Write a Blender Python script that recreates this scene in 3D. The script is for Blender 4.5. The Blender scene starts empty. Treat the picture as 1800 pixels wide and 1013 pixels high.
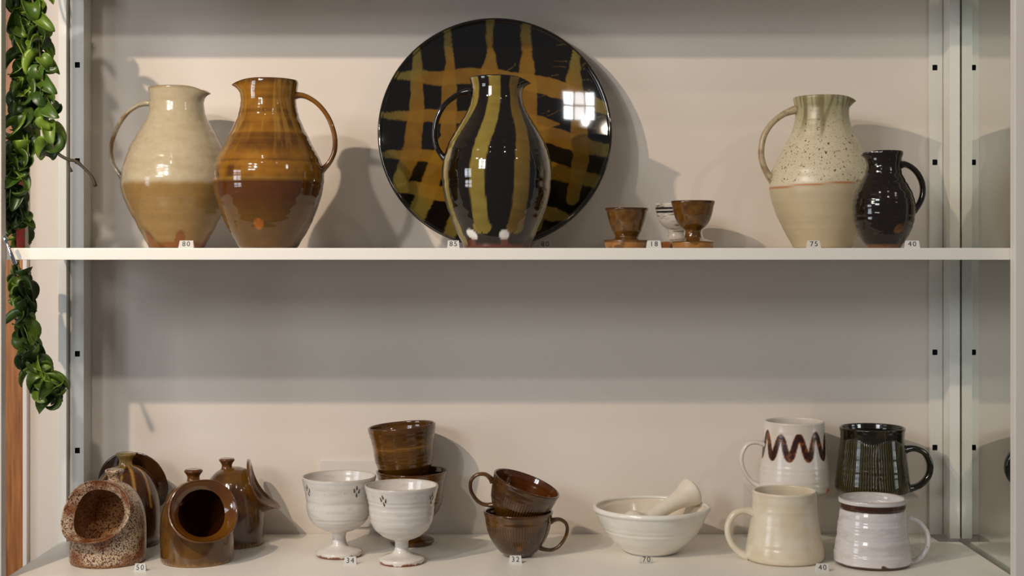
import bpy, math, random
import numpy as np
from mathutils import Vector, Matrix, Euler

scene = bpy.context.scene
col = scene.collection
random.seed(7)
R_ = math.radians

# ------------------------------------------------------------------ camera
F = 2500.0            # focal length in pixels of the 1800 px wide frame
HZ = 437.0            # the eye is level with the top of the upper shelf
cam_d = bpy.data.cameras.new('camera')
cam = bpy.data.objects.new('camera', cam_d)
col.objects.link(cam)
cam.location = (0, 0, 0)
cam.rotation_euler = (R_(90), 0, 0)
cam_d.sensor_width = 36.0
cam_d.lens = 36.0 * F / 1800.0
cam_d.shift_y = -(506.5 - HZ) / 1800.0
cam_d.clip_start = 0.05
scene.camera = cam

# ------------------------------------------------------------------ world and lights
world = bpy.data.worlds.new('world')
scene.world = world
world.use_nodes = True
bg = world.node_tree.nodes['Background']
bg.inputs[0].default_value = (0.95, 0.93, 1.0, 1)
bg.inputs[1].default_value = 0.17

def spot(name, loc, target, power, color, size=0.02, angle=75, blend=0.6):
    d = bpy.data.lights.new(name, 'SPOT')
    d.energy = power; d.color = color; d.shadow_soft_size = size
    d.spot_size = R_(angle); d.spot_blend = blend
    o = bpy.data.objects.new(name, d); col.objects.link(o)
    o.location = loc
    o.rotation_euler = (Vector(target) - Vector(loc)).to_track_quat('-Z', 'Y').to_euler()
    return o

def area(name, loc, target, power, color, sx, sy):
    d = bpy.data.lights.new(name, 'AREA')
    d.energy = power; d.color = color; d.shape = 'RECTANGLE'; d.size = sx; d.size_y = sy
    o = bpy.data.objects.new(name, d); col.objects.link(o)
    o.location = loc
    o.rotation_euler = (Vector(target) - Vector(loc)).to_track_quat('-Z', 'Y').to_euler()
    return o

def window(name, loc, target, power, color, w, h, nx, ny, gap=0.05, seed=0):
    """a window of nx by ny panes, each an area light; also builds the added fill"""
    rs = random.Random(seed)
    q = (Vector(target) - Vector(loc)).to_track_quat('-Z', 'Y')
    pw, ph = (w - gap * (nx - 1)) / nx, (h - gap * (ny - 1)) / ny
    for i in range(nx):
        for j in range(ny):
            off = q @ Vector((-w / 2 + pw / 2 + i * (pw + gap), -h / 2 + ph / 2 + j * (ph + gap), 0))
            o = area(name, Vector(loc) + off, target, power / (nx * ny) * rs.uniform(0.6, 1.4), color, pw, ph)
            o.rotation_euler = q.to_euler()

spot('warm_track_spot', (-1.00, 1.08, 0.74), (0.15, 2.35, -0.42), 66, (1.0, 0.80, 0.62), 0.012, 110, 0.9)
spot('pale_track_spot', (-0.72, 1.05, 0.63), (0.1, 2.35, -0.35), 20, (1.0, 0.95, 0.88), 0.02, 110, 0.8)
spot('far_ceiling_spot', (1.9, 0.2, 1.35), (0.3, 2.3, -0.1), 20, (1.0, 0.88, 0.74), 0.03, 70, 0.8)
spot('sparkle_spot', (-0.55, 0.2, 1.7), (-0.2, 2.3, -0.1), 9, (1.0, 0.90, 0.78), 0.025, 70, 0.8)  # added spot, only there to put sparkle on the glazes
spot('sparkle_spot', (0.75, 0.0, 1.8), (0.2, 2.3, -0.1), 9, (1.0, 0.90, 0.78), 0.025, 70, 0.8)  # second added spot for glaze sparkle
window('shop_window', (-2.5, 0.75, 0.05), (0.0, 2.3, -0.05), 18, (0.86, 0.92, 1.0), 0.75, 1.0, 2, 3, 0.07, 1)
window('pane_fill', (-1.9, -1.1, 0.95), (0.0, 2.3, -0.1), 36, (0.92, 0.96, 1.0), 0.85, 0.62, 3, 2, 0.045, 2)  # added soft fill behind the camera, split into panes for broken glints

scene.view_settings.view_transform = 'Standard'
scene.view_settings.look = 'None'
scene.view_settings.exposure = -0.42
scene.view_settings.gamma = 1.0
scene.view_settings.use_curve_mapping = False

# ------------------------------------------------------------------ helpers
def lin(c):
    c = np.asarray(c, dtype=float) / 255.0
    return np.where(c <= 0.04045, c / 12.92, ((c + 0.055) / 1.055) ** 2.4)

def X(px, Y):
    return (px - 900.0) / F * Y

def Z(py, Y):
    return (HZ - py) / F * Y

def tag(o, label=None, cat=None, group=None, kind=None):
    if label: o['label'] = label
    if cat: o['category'] = cat
    if group: o['group'] = group
    if kind: o['kind'] = kind
    return o

def empty(name, loc, label, cat, group=None, rot=(0, 0, 0)):
    o = bpy.data.objects.new(name, None)
    o.empty_display_size = 0.02
    col.objects.link(o)
    o.location = loc
    o.rotation_euler = rot
    return tag(o, label, cat, group)

def mesh_obj(name, V, faces, mat, parent=None, smooth=True, cols=None, msk=None):
    me = bpy.data.meshes.new(name)
    V = np.asarray(V, dtype=float)
    me.from_pydata(V.tolist(), [], faces if isinstance(faces, list) else faces.tolist())
    if cols is not None:
        a = me.color_attributes.new('Col', 'FLOAT_COLOR', 'POINT')
        c4 = np.ones((len(V), 4)); c4[:, :3] = cols
        a.data.foreach_set('color', c4.ravel())
    if msk is not None:
        a = me.attributes.new('Msk', 'FLOAT', 'POINT')
        a.data.foreach_set('value', np.asarray(msk, dtype=np.float32))
    if smooth:
        me.polygons.foreach_set('use_smooth', [True] * len(me.polygons))
    me.materials.append(mat)
    o = bpy.data.objects.new(name, me)
    col.objects.link(o)
    if parent: o.parent = parent
    return o

def box_data(x0, x1, y0, y1, z0, z1, bev=0.0):
    import bmesh
    bm = bmesh.new()
    vs = [bm.verts.new(p) for p in ((x0,y0,z0),(x1,y0,z0),(x1,y1,z0),(x0,y1,z0),(x0,y0,z1),(x1,y0,z1),(x1,y1,z1),(x0,y1,z1))]
    for f in ((0,3,2,1),(4,5,6,7),(0,1,5,4),(1,2,6,5),(2,3,7,6),(3,0,4,7)):
        bm.faces.new([vs[i] for i in f])
    if bev > 0:
        bmesh.ops.bevel(bm, geom=list(bm.edges), offset=bev, segments=2, affect='EDGES', profile=0.6)
    return bm

def box(name, b, mat, parent=None, bev=0.0):
    bm = box_data(*b, bev=bev)
    me = bpy.data.meshes.new(name); bm.to_mesh(me); bm.free()
    me.materials.append(mat)
    o = bpy.data.objects.new(name, me); col.objects.link(o)
    if parent: o.parent = parent
    return o

# ------------------------------------------------------------------ numpy noise
def _hash(i, j, k, seed):
    n = (i * 374761393 + j * 668265263 + k * 2147483647 + seed * 1274126177) & 0xFFFFFFFF
    n = ((n ^ (n >> 13)) * 1274126177) & 0xFFFFFFFF
    n = (n ^ (n >> 16)) & 0xFFFFFFFF
    return n / 4294967295.0

def vnoise(P, sc, seed=0):
    """value noise in 0..1 on points P (N,3); sc is cells per metre, scalar or triple"""
    Q = np.asarray(P) * np.asarray(sc)
    I = np.floor(Q).astype(np.int64); f = Q - I
    f = f * f * (3 - 2 * f)
    out = 0
    for a in (0, 1):
        wa = f[:, 0] if a else 1 - f[:, 0]
        for b in (0, 1):
            wb = f[:, 1] if b else 1 - f[:, 1]
            for c in (0, 1):
                wc = f[:, 2] if c else 1 - f[:, 2]
                out = out + wa * wb * wc * _hash(I[:, 0] + a, I[:, 1] + b, I[:, 2] + c, seed)
    return out

def fbm(P, sc, seed=0):
    sc = np.asarray(sc, dtype=float)
    return 0.55 * vnoise(P, sc, seed) + 0.3 * vnoise(P, sc * 2.1, seed + 5) + 0.15 * vnoise(P, sc * 4.3, seed + 9)

def sstep(a, b, x):
    t = np.clip((x - a) / (b - a), 0, 1)
    return t * t * (3 - 2 * t)

def mixc(A, B, m):
    m = np.asarray(m)[:, None]
    return A * (1 - m) + B * m

def catmull(pts, n, sharp=None):
    """resample a polyline smoothly into n points evenly by length"""
    P = np.asarray(pts, dtype=float)
    E = np.vstack([2 * P[0] - P[1], P, 2 * P[-1] - P[-2]])
    out = []
    for i in range(1, len(E) - 2):
        p0, p1, p2, p3 = E[i - 1], E[i], E[i + 1], E[i + 2]
        for t in np.linspace(0, 1, 24, endpoint=False):
            out.append(0.5 * ((2 * p1) + (-p0 + p2) * t + (2 * p0 - 5 * p1 + 4 * p2 - p3) * t * t + (-p0 + 3 * p1 - 3 * p2 + p3) * t ** 3))
    out.append(P[-1]); out = np.array(out)
    d = np.concatenate([[0], np.cumsum(np.linalg.norm(np.diff(out, axis=0), axis=1))])
    s = np.linspace(0, d[-1], n)
    return np.stack([np.interp(s, d, out[:, k]) for k in range(P.shape[1])], axis=1)

def stroke(u, v, pts, hw):
    """signed cover of a brush stroke: positive inside. pts [(x,y)], hw one width or one per point"""
    best = np.full(u.shape, -1e9)
    hw = hw if hasattr(hw, '__len__') else [hw] * len(pts)
    for i in range(len(pts) - 1):
        ax, ay = pts[i]; bx, by = pts[i + 1]
        dx, dy = bx - ax, by - ay
        L2 = dx * dx + dy * dy + 1e-12
        t = np.clip(((u - ax) * dx + (v - ay) * dy) / L2, 0, 1)
        d = np.hypot(u - (ax + t * dx), v - (ay + t * dy))
        best = np.maximum(best, hw[i] * (1 - t) + hw[i + 1] * t - d)
    return best

# ------------------------------------------------------------------ materials
def nodes_of(name):
    m = bpy.data.materials.new(name); m.use_nodes = True
    nt = m.node_tree
    return m, nt, nt.nodes['Principled BSDF']

def nn(nt, t, **kw):
    n = nt.nodes.new(t)
    for k, v in kw.items(): setattr(n, k, v)
    return n

def glaze(name, rough=0.12, coat=0.0, bump=0.15, vary=0.25, bump_scale=90, speck=None, ribs=None, rib_col=None, rough_var=0.0, spec=0.5):
    """glazed clay: painted decoration from the Col attribute, grain, specks and tool marks from nodes"""
    m, nt, bs = nodes_of(name)
    L = nt.links
    att = nn(nt, 'ShaderNodeAttribute', attribute_name='Col')
    tc = nn(nt, 'ShaderNodeTexCoord')
    n1 = nn(nt, 'ShaderNodeTexNoise'); n1.inputs['Scale'].default_value = bump_scale; n1.inputs['Detail'].default_value = 5
    L.new(tc.outputs['Object'], n1.inputs['Vector'])
    mr = nn(nt, 'ShaderNodeMapRange'); mr.inputs['To Min'].default_value = 1 - vary; mr.inputs['To Max'].default_value = 1 + vary
    L.new(n1.outputs['Fac'], mr.inputs['Value'])
    mul = nn(nt, 'ShaderNodeMix', data_type='RGBA', blend_type='MULTIPLY'); mul.inputs['Factor'].default_value = 1
    L.new(att.outputs['Color'], mul.inputs['A']); L.new(mr.outputs['Result'], mul.inputs['B'])
    cur = mul.outputs['Result']
    if speck:
        for sc, lo, hi, c in speck:
            n2 = nn(nt, 'ShaderNodeTexNoise'); n2.inputs['Scale'].default_value = sc; n2.inputs['Detail'].default_value = 3; n2.inputs['Roughness'].default_value = 0.6
            L.new(tc.outputs['Object'], n2.inputs['Vector'])
            m2 = nn(nt, 'ShaderNodeMapRange'); m2.inputs['From Min'].default_value = lo; m2.inputs['From Max'].default_value = hi
            L.new(n2.outputs['Fac'], m2.inputs['Value'])
            mk = nn(nt, 'ShaderNodeAttribute', attribute_name='Msk')
            mm = nn(nt, 'ShaderNodeMath', operation='MULTIPLY'); L.new(m2.outputs['Result'], mm.inputs[0]); L.new(mk.outputs['Fac'], mm.inputs[1])
            mx = nn(nt, 'ShaderNodeMix', data_type='RGBA'); L.new(mm.outputs[0], mx.inputs['Factor'])
            L.new(cur, mx.inputs['A']); mx.inputs['B'].default_value = (*lin(c), 1)
            cur = mx.outputs['Result']
    height = n1.outputs['Fac']
    bstr = bump
    if ribs:
        sp = nn(nt, 'ShaderNodeSeparateXYZ'); L.new(tc.outputs['Object'], sp.inputs[0])
        at = nn(nt, 'ShaderNodeMath', operation='ARCTAN2'); L.new(sp.outputs['X'], at.inputs[0]); L.new(sp.outputs['Y'], at.inputs[1])
        nz = nn(nt, 'ShaderNodeTexNoise'); nz.inputs['Scale'].default_value = 55; L.new(tc.outputs['Object'], nz.inputs['Vector'])
        ml = nn(nt, 'ShaderNodeMath', operation='MULTIPLY_ADD'); L.new(at.outputs[0], ml.inputs[0]); ml.inputs[1].default_value = ribs
        m3 = nn(nt, 'ShaderNodeMath', operation='MULTIPLY'); L.new(nz.outputs['Fac'], m3.inputs[0]); m3.inputs[1].default_value = 5.0
        L.new(m3.outputs[0], ml.inputs[2])
        sn = nn(nt, 'ShaderNodeMath', operation='SINE'); L.new(ml.outputs[0], sn.inputs[0])
        m4 = nn(nt, 'ShaderNodeMapRange'); m4.inputs['From Min'].default_value = -0.5; m4.inputs['From Max'].default_value = 0.9
        L.new(sn.outputs[0], m4.inputs['Value'])
        mk = nn(nt, 'ShaderNodeAttribute', attribute_name='Msk')
        mm = nn(nt, 'ShaderNodeMath', operation='MULTIPLY'); L.new(m4.outputs['Result'], mm.inputs[0]); L.new(mk.outputs['Fac'], mm.inputs[1])
        height = mm.outputs[0]; bstr = max(bump, 0.55)
        if rib_col is not None:
            m5 = nn(nt, 'ShaderNodeMath', operation='MULTIPLY'); L.new(mm.outputs[0], m5.inputs[0]); m5.inputs[1].default_value = 0.8
            mx = nn(nt, 'ShaderNodeMix', data_type='RGBA'); L.new(m5.outputs[0], mx.inputs['Factor'])
            L.new(cur, mx.inputs['A']); mx.inputs['B'].default_value = (*lin(rib_col), 1)
            cur = mx.outputs['Result']
    bp = nn(nt, 'ShaderNodeBump'); bp.inputs['Strength'].default_value = bstr; bp.inputs['Distance'].default_value = 0.0012
    L.new(height, bp.inputs['Height']); L.new(bp.outputs['Normal'], bs.inputs['Normal'])
    L.new(cur, bs.inputs['Base Color'])
    bs.inputs['Roughness'].default_value = rough
    if rough_var:
        m6 = nn(nt, 'ShaderNodeMapRange'); m6.inputs['To Min'].default_value = rough; m6.inputs['To Max'].default_value = rough + rough_var
        mk = nn(nt, 'ShaderNodeAttribute', attribute_name='Msk'); L.new(mk.outputs['Fac'], m6.inputs['Value'])
        L.new(m6.outputs['Result'], bs.inputs['Roughness'])
    bs.inputs['Specular IOR Level'].default_value = spec
    bs.inputs['Coat Weight'].default_value = coat
    bs.inputs['Coat Roughness'].default_value = 0.04
    return m

def paint_mat(name, c, rough=0.5, vary=0.04, scale=30, bump=0.05, metallic=0.0):
    m, nt, bs = nodes_of(name)
    L = nt.links
    tc = nn(nt, 'ShaderNodeTexCoord')
    n1 = nn(nt, 'ShaderNodeTexNoise'); n1.inputs['Scale'].default_value = scale; n1.inputs['Detail'].default_value = 4
    L.new(tc.outputs['Object'], n1.inputs['Vector'])
    cr = nn(nt, 'ShaderNodeMix', data_type='RGBA'); L.new(n1.outputs['Fac'], cr.inputs['Factor'])
    a = lin(c)
    cr.inputs['A'].default_value = (*np.clip(a * (1 - vary), 0, 1), 1); cr.inputs['B'].default_value = (*np.clip(a * (1 + vary), 0, 1), 1)
    L.new(cr.outputs['Result'], bs.inputs['Base Color'])
    bs.inputs['Roughness'].default_value = rough; bs.inputs['Metallic'].default_value = metallic
    if bump:
        n2 = nn(nt, 'ShaderNodeTexNoise'); n2.inputs['Scale'].default_value = 400; L.new(tc.outputs['Object'], n2.inputs['Vector'])
        bp = nn(nt, 'ShaderNodeBump'); bp.inputs['Strength'].default_value = bump; bp.inputs['Distance'].default_value = 0.001
        L.new(n2.outputs['Fac'], bp.inputs['Height']); L.new(bp.outputs['Normal'], bs.inputs['Normal'])
    return m

M_wall = paint_mat('wall_paint', (224, 214, 202), 0.75, 0.02, 6, 0.12)
M_board = paint_mat('white_laminate', (236, 232, 221), 0.38, 0.02, 12, 0.03)
M_post = paint_mat('white_powder_coat', (224, 222, 212), 0.42, 0.02, 20, 0.05)
M_frame = paint_mat('frame_paint', (222, 215, 206), 0.5, 0.02, 14, 0.05)
M_dark = paint_mat('hole_dark', (12, 11, 11), 0.8, 0.1, 20, 0)
M_black = paint_mat('black_print', (14, 14, 16), 0.6, 0.05, 50, 0)
M_chrome = paint_mat('chrome', (205, 208, 212), 0.08, 0.02, 20, 0, 1.0)
M_red = paint_mat('red_card', (176, 28, 24), 0.5, 0.06, 40, 0.05)
M_white_card = paint_mat('white_card', (210, 208, 206), 0.5, 0.04, 40, 0.05)
M_plate = paint_mat('wall_plate_plastic', (222, 216, 208), 0.4, 0.01, 20, 0)

m, nt, bs = nodes_of('mirror_glass'); M_mirror = m
bs.inputs['Base Color'].default_value = (0.80, 0.83, 0.79, 1); bs.inputs['Metallic'].default_value = 1; bs.inputs['Roughness'].default_value = 0.02

m, nt, bs = nodes_of('wood_jamb'); M_wood = m
tc = nn(nt, 'ShaderNodeTexCoord'); mp = nn(nt, 'ShaderNodeMapping'); mp.inputs['Scale'].default_value = (60, 60, 4)
nz = nn(nt, 'ShaderNodeTexNoise'); nz.inputs['Scale'].default_value = 2.2; nz.inputs['Detail'].default_value = 6
cr = nn(nt, 'ShaderNodeValToRGB')
cr.color_ramp.elements[0].position = 0.3; cr.color_ramp.elements[0].color = (*lin((120, 68, 26)), 1)
cr.color_ramp.elements[1].position = 0.75; cr.color_ramp.elements[1].color = (*lin((186, 122, 62)), 1)
nt.links.new(tc.outputs['Object'], mp.inputs[0]); nt.links.new(mp.outputs[0], nz.inputs['Vector'])
nt.links.new(nz.outputs['Fac'], cr.inputs[0]); nt.links.new(cr.outputs[0], bs.inputs['Base Color'])
bs.inputs['Roughness'].default_value = 0.45

def clear_mat(name, tint, gloss=0.08, haze=0.0, hazecol=(220, 220, 218)):
    m = bpy.data.materials.new(name); m.use_nodes = True
    nt = m.node_tree; nt.nodes.clear()
    out = nn(nt, 'ShaderNodeOutputMaterial')
    tr = nn(nt, 'ShaderNodeBsdfTransparent'); tr.inputs[0].default_value = (*tint, 1)
    gl = nn(nt, 'ShaderNodeBsdfGlossy'); gl.inputs['Roughness'].default_value = 0.03
    lw = nn(nt, 'ShaderNodeLayerWeight'); lw.inputs[0].default_value = 0.5
    pw = nn(nt, 'ShaderNodeMath', operation='POWER'); nt.links.new(lw.outputs['Facing'], pw.inputs[0]); pw.inputs[1].default_value = 5
    fr = nn(nt, 'ShaderNodeMath', operation='MULTIPLY_ADD'); nt.links.new(pw.outputs[0], fr.inputs[0]); fr.inputs[1].default_value = 0.45; fr.inputs[2].default_value = 0.03
    mx = nn(nt, 'ShaderNodeMixShader')
    nt.links.new(fr.outputs[0], mx.inputs[0]); nt.links.new(tr.outputs[0], mx.inputs[1]); nt.links.new(gl.outputs[0], mx.inputs[2])
    df = nn(nt, 'ShaderNodeBsdfDiffuse'); df.inputs[0].default_value = (*lin(hazecol), 1)
    m2 = nn(nt, 'ShaderNodeMixShader'); m2.inputs[0].default_value = haze
    nt.links.new(mx.outputs[0], m2.inputs[1]); nt.links.new(df.outputs[0], m2.inputs[2])
    nt.links.new(m2.outputs[0], out.inputs[0])
    return m

M_acryl = clear_mat('clear_acrylic', (0.99, 0.995, 0.99), haze=0.02)
M_tag = clear_mat('frosted_tag', (0.9, 0.9, 0.9), haze=0.72, hazecol=(228, 226, 220))
M_tagclear = clear_mat('clear_tag', (0.95, 0.95, 0.94), haze=0.10)

# ------------------------------------------------------------------ the setting
YF, YB = 2.08, 2.405          # front of the shelves, face of the back wall
FZ = -0.4826                  # top of the lower shelf
MX = 0.745                    # face of the side mirror

tag(box('wall_back', (-0.822, 0.80, YB, YB + 0.05, -0.62, 0.85), M_wall), kind='structure')
tag(box('trim_1', (-0.90, -0.822, YB - 0.004, YB + 0.06, -0.62, 0.85), M_wood, bev=0.003), kind='structure')
tag(box('trim_2', (-0.8235, -0.8165, YB - 0.012, YB, -0.62, 0.85), M_frame, bev=0.001), kind='structure')
tag(box('trim_3', (-0.792, -0.739, 2.058, 2.078, -0.62, 0.85), M_frame, bev=0.002), kind='structure')
tag(box('trim_4', (0.7275, 0.80, 2.058, 2.078, -0.62, 0.85), M_frame, bev=0.002), kind='structure')
mir = tag(box('mirror', (MX, MX + 0.006, 2.079, 2.372, -0.60, 0.80), M_mirror), 'tall mirror panel closing the right side of the shelves', 'mirror')

for nm, z1, lab in (('shelf', 0.0008, 'white shelf board carrying the jugs, the dish and the egg cups'),
                    ('shelf', FZ, 'white shelf board carrying the salt pigs, goblets, cups and mugs'),
                    ('shelf', 0.442, 'white shelf board above the jugs and the striped dish')):
    th = 0.0175
    import bmesh
    bm = bmesh.new()
    out = [(-0.742, YF), (0.737, YF), (0.737, 2.338), (0.701, 2.338), (0.701, YB - 0.002), (-0.709, YB - 0.002), (-0.709, 2.342), (-0.742, 2.342)]
    lo = [bm.verts.new((x, y, z1 - th)) for x, y in out]; hi = [bm.verts.new((x, y, z1)) for x, y in out]
    bm.faces.new(lo[::-1]); bm.faces.new(hi)
    for i in range(8): bm.faces.new((lo[i], lo[(i + 1) % 8], hi[(i + 1) % 8], hi[i]))
    bmesh.ops.bevel(bm, geom=list(bm.edges), offset=0.0012, segments=2, affect='EDGES', profile=0.6)
    me = bpy.data.meshes.new(nm); bm.to_mesh(me); bm.free(); me.materials.append(M_board)
    o = bpy.data.objects.new(nm, me); col.objects.link(o)
    tag(o, lab, 'shelf')

# uprights with square peg holes
def strip_with_holes(x0, x1, y, zlo, zhi, hx, hzs, hw, hh, depth):
    V = []; Fc = []; HV = []
    def q(a, b, c, d):
        n = len(V); V.extend([a, b, c, d]); Fc.append((n, n + 1, n + 2, n + 3))
    cuts = sorted(hzs); z = zlo
    for c in cuts:
        q((x0, y, z), (x1, y, z), (x1, y, c - hh), (x0, y, c - hh))
        q((x0, y, c - hh), (hx - hw, y, c - hh), (hx - hw, y, c + hh), (x0, y, c + hh))
        q((hx + hw, y, c - hh), (x1, y, c - hh), (x1, y, c + hh), (hx + hw, y, c + hh))
        z = c + hh
    q((x0, y, z), (x1, y, z), (x1, y, zhi), (x0, y, zhi))
    return V, Fc

def hole_mesh(hw, hh, depth, r=0.35):
    # rounded-square cup, open to the front
    ring = []
    for k in range(24):
        a = 2 * math.pi * k / 24
        c, s = math.cos(a), math.sin(a)
        e = 0.45
        ring.append((hw * math.copysign(abs(c) ** e, c), hh * math.copysign(abs(s) ** e, s)))
    V = [(x, 0.0, z) for x, z in ring] + [(x, depth, z) for x, z in ring] + [(x * 1.5, -0.0002, z * 1.5) for x, z in ring]
    Fc = [(k, (k + 1) % 24, 24 + (k + 1) % 24, 24 + k) for k in range(24)] + [tuple(range(24, 48))]
    return V[:48], Fc

hole_z = [Z(py, 2.397) for py in (119, 285.5, 619.5, 787)]
hV, hF = hole_mesh(0.0042, 0.0047, 0.006)
hme = bpy.data.meshes.new('peg_hole'); hme.from_pydata(hV, [], hF); hme.materials.append(M_dark)

def upright(x0, x1, hx, yf, side, label):
    """folded steel channel: a recessed face with peg holes and a flange that comes forward"""
    root = empty('upright_post', (0.5 * (x0 + x1), yf, FZ), label, 'post', 'perforated shelf uprights')
    ox, oy, oz = root.location
    V, Fc = strip_with_holes(x0, x1, yf, FZ + 0.0005, 0.80, hx, hole_z, 0.0042, 0.0047, 0.006)
    V = [(a - ox, b - oy, c - oz) for a, b, c in V]
    mesh_obj('face', V, Fc, M_post, root, smooth=False)
    for s, a in ((0, x0), (1, x1)):
        w = 0.0016
        o = box('lip', ((a if s == 0 else a - w) - ox, (a + w if s == 0 else a) - ox, 0.0002, YB - 0.001 - oy, 0.0005, 0.80 - oz), M_post, root)
    for hz in hole_z:
        o = bpy.data.objects.new('peg_hole', hme); col.objects.link(o); o.parent = root
        o.location = (hx - ox, 0.0, hz - oz)
    return root

rp = upright(0.7035, 0.7255, 0.7125, 2.396, 1, 'white steel upright with square peg holes beside the mirror')
oz = FZ
f = box('flange', (0.7265 - rp.location.x, 0.7435 - rp.location.x, 2.360 - 2.396, 2.4035 - 2.396, 0.0005, 0.80 - oz), M_post, rp, bev=0.0008)
lp = upright(-0.7335, -0.7110, -0.7215, 2.396 - 0.035, -1, 'white steel upright with square peg holes beside the hanging plant')
box('flange', (-0.7500 - lp.location.x, -0.7362 - lp.location.x, 2.350 - lp.location.y, 2.4035 - lp.location.y, -0.02, 0.80 - oz), M_post, lp, bev=0.0008)
box('groove', (-0.7362 - lp.location.x, -0.7337 - lp.location.x, 2.366 - lp.location.y, 2.4035 - lp.location.y, -0.02, 0.80 - oz), M_post, lp)

# blank plate on the wall behind the goblets
box_o = box('wall_plate', (X(564, YB), X(742, YB), YB - 0.006, YB - 0.0002, Z(926, YB), Z(808, YB)), M_plate, bev=0.0015)
tag(box_o, 'blank pale plate fixed to the wall behind the goblets', 'wall plate')

# ------------------------------------------------------------------ pottery builders
NS = 176

def lathe_rows(prof, t, floor, n_out=90, n_in=50, foot_in=0.0):
    """prof [(r,h)] from the foot edge to the rim; returns rows (r,h,inner flag)"""
    out = catmull(prof, n_out)
    r0 = prof[0][0]
    base = [(0.0004, foot_in), (r0 * 0.5, foot_in), (r0 * 0.80, foot_in), (r0 * 0.86, 0.0), (r0 * 0.97, 0.0)]
    rr, hr = out[-1]
    rim = [(rr - t * 0.5 + t * 0.5 * math.cos(a), hr + t * 0.5 * math.sin(a)) for a in np.linspace(0.4, math.pi - 0.2, 6)]
    inn = []
    for r, h in out[::-1]:
        if h > floor and r - t > 0.0005: inn.append((r - t, h))
    inn = np.array(inn)
    if len(inn) > n_in: inn = inn[np.linspace(0, len(inn) - 1, n_in).astype(int)]
    last = inn[-1]
    endf = [(last[0] * k, floor + (last[1] - floor) * k * k * 0.5) for k in (0.85, 0.6, 0.3, 0.02)]
    rows = [(a, b, 0) for a, b in base] + [(a, b, 0) for a, b in out] + [(a, b, 1) for a, b in rim] + [(a, b, 2) for a, b in inn] + [(a, b, 2) for a, b in endf]
    return np.array(rows)

def build_lathe(root, rows, mat, paint, parts=None, spout=None, ripple=0.0, rip_freq=260, seed=1, wobble=0.0, ns=NS, mask=None, name='body'):
    """spin the rows; split them into parts [(name, hmin, hmax)] along the outside; the inside goes with the last"""
    n = len(rows)
    th = np.linspace(0, 2 * np.pi, ns, endpoint=False)
    r = rows[:, 0].copy(); h = rows[:, 1].copy(); fl = rows[:, 2]
    if ripple:
        P = np.stack([h, np.zeros(n), np.zeros(n)], 1)
        nz = vnoise(P, rip_freq, seed) - 0.5 + 0.5 * (vnoise(P, rip_freq * 0.4, seed + 3) - 0.5)
        r = r + ripple * nz * (r > 0.006)
    TH, Rr = np.meshgrid(th, r); _, H = np.meshgrid(th, h)
    _, FL = np.meshgrid(th, fl)
    if wobble:
        Rr = Rr * (1 + wobble * (np.cos(TH * 2 + seed) * 0.6 + np.cos(TH * 3 + seed * 2) * 0.4) * (H / h.max()))
    if spout:
        ts, sig, amp, depth, drop = spout      # azimuth, angular width, reach, height affected, droop
        d = np.angle(np.exp(1j * (TH - ts)))
        w = np.exp(-(d / sig) ** 2)
        tt = np.clip((H - (h.max() - depth)) / depth, 0, 1)
        pinch = np.exp(-((np.abs(d) - 1.9 * sig) / (0.8 * sig)) ** 2)
        Rr = Rr + amp * w * tt ** 1.7 - amp * 0.16 * pinch * tt ** 1.5
        H = H - drop * w * tt ** 2 
    Xs = Rr * np.sin(TH); Ys = -Rr * np.cos(TH)
    V = np.stack([Xs.ravel(), Ys.ravel(), H.ravel()], 1)
    hh = np.repeat(h, ns)
    C = paint(TH.ravel(), hh, Xs.ravel(), Ys.ravel(), FL.ravel(), V)
    if mask is not None: Mk = mask(TH.ravel(), hh, FL.ravel())
    else: Mk = np.ones(len(V))
    objs = []
    if not parts: parts = [(name, -1, 1e9)]
    idx_last_out = np.where(fl == 0)[0][-1]
    for k, (pn, a, b) in enumerate(parts):
        out_rows = [i for i in range(idx_last_out + 1) if a - 1e-9 <= h[i] < b]
        i0, i1 = out_rows[0], out_rows[-1]
        if k > 0: i0 = max(0, i0 - 1)
        if k == len(parts) - 1: i1 = n - 1
        sub = np.arange(i0 * ns, (i1 + 1) * ns)
        m = i1 - i0 + 1
        I, J = np.meshgrid(np.arange(m - 1), np.arange(ns), indexing='ij')
        J2 = (J + 1) % ns
        faces = np.stack([I * ns + J, I * ns + J2, (I + 1) * ns + J2, (I + 1) * ns + J], -1).reshape(-1, 4)
        objs.append(mesh_obj(pn, V[sub], faces, mat, root, True, C[sub], Mk[sub]))
    return objs

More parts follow.
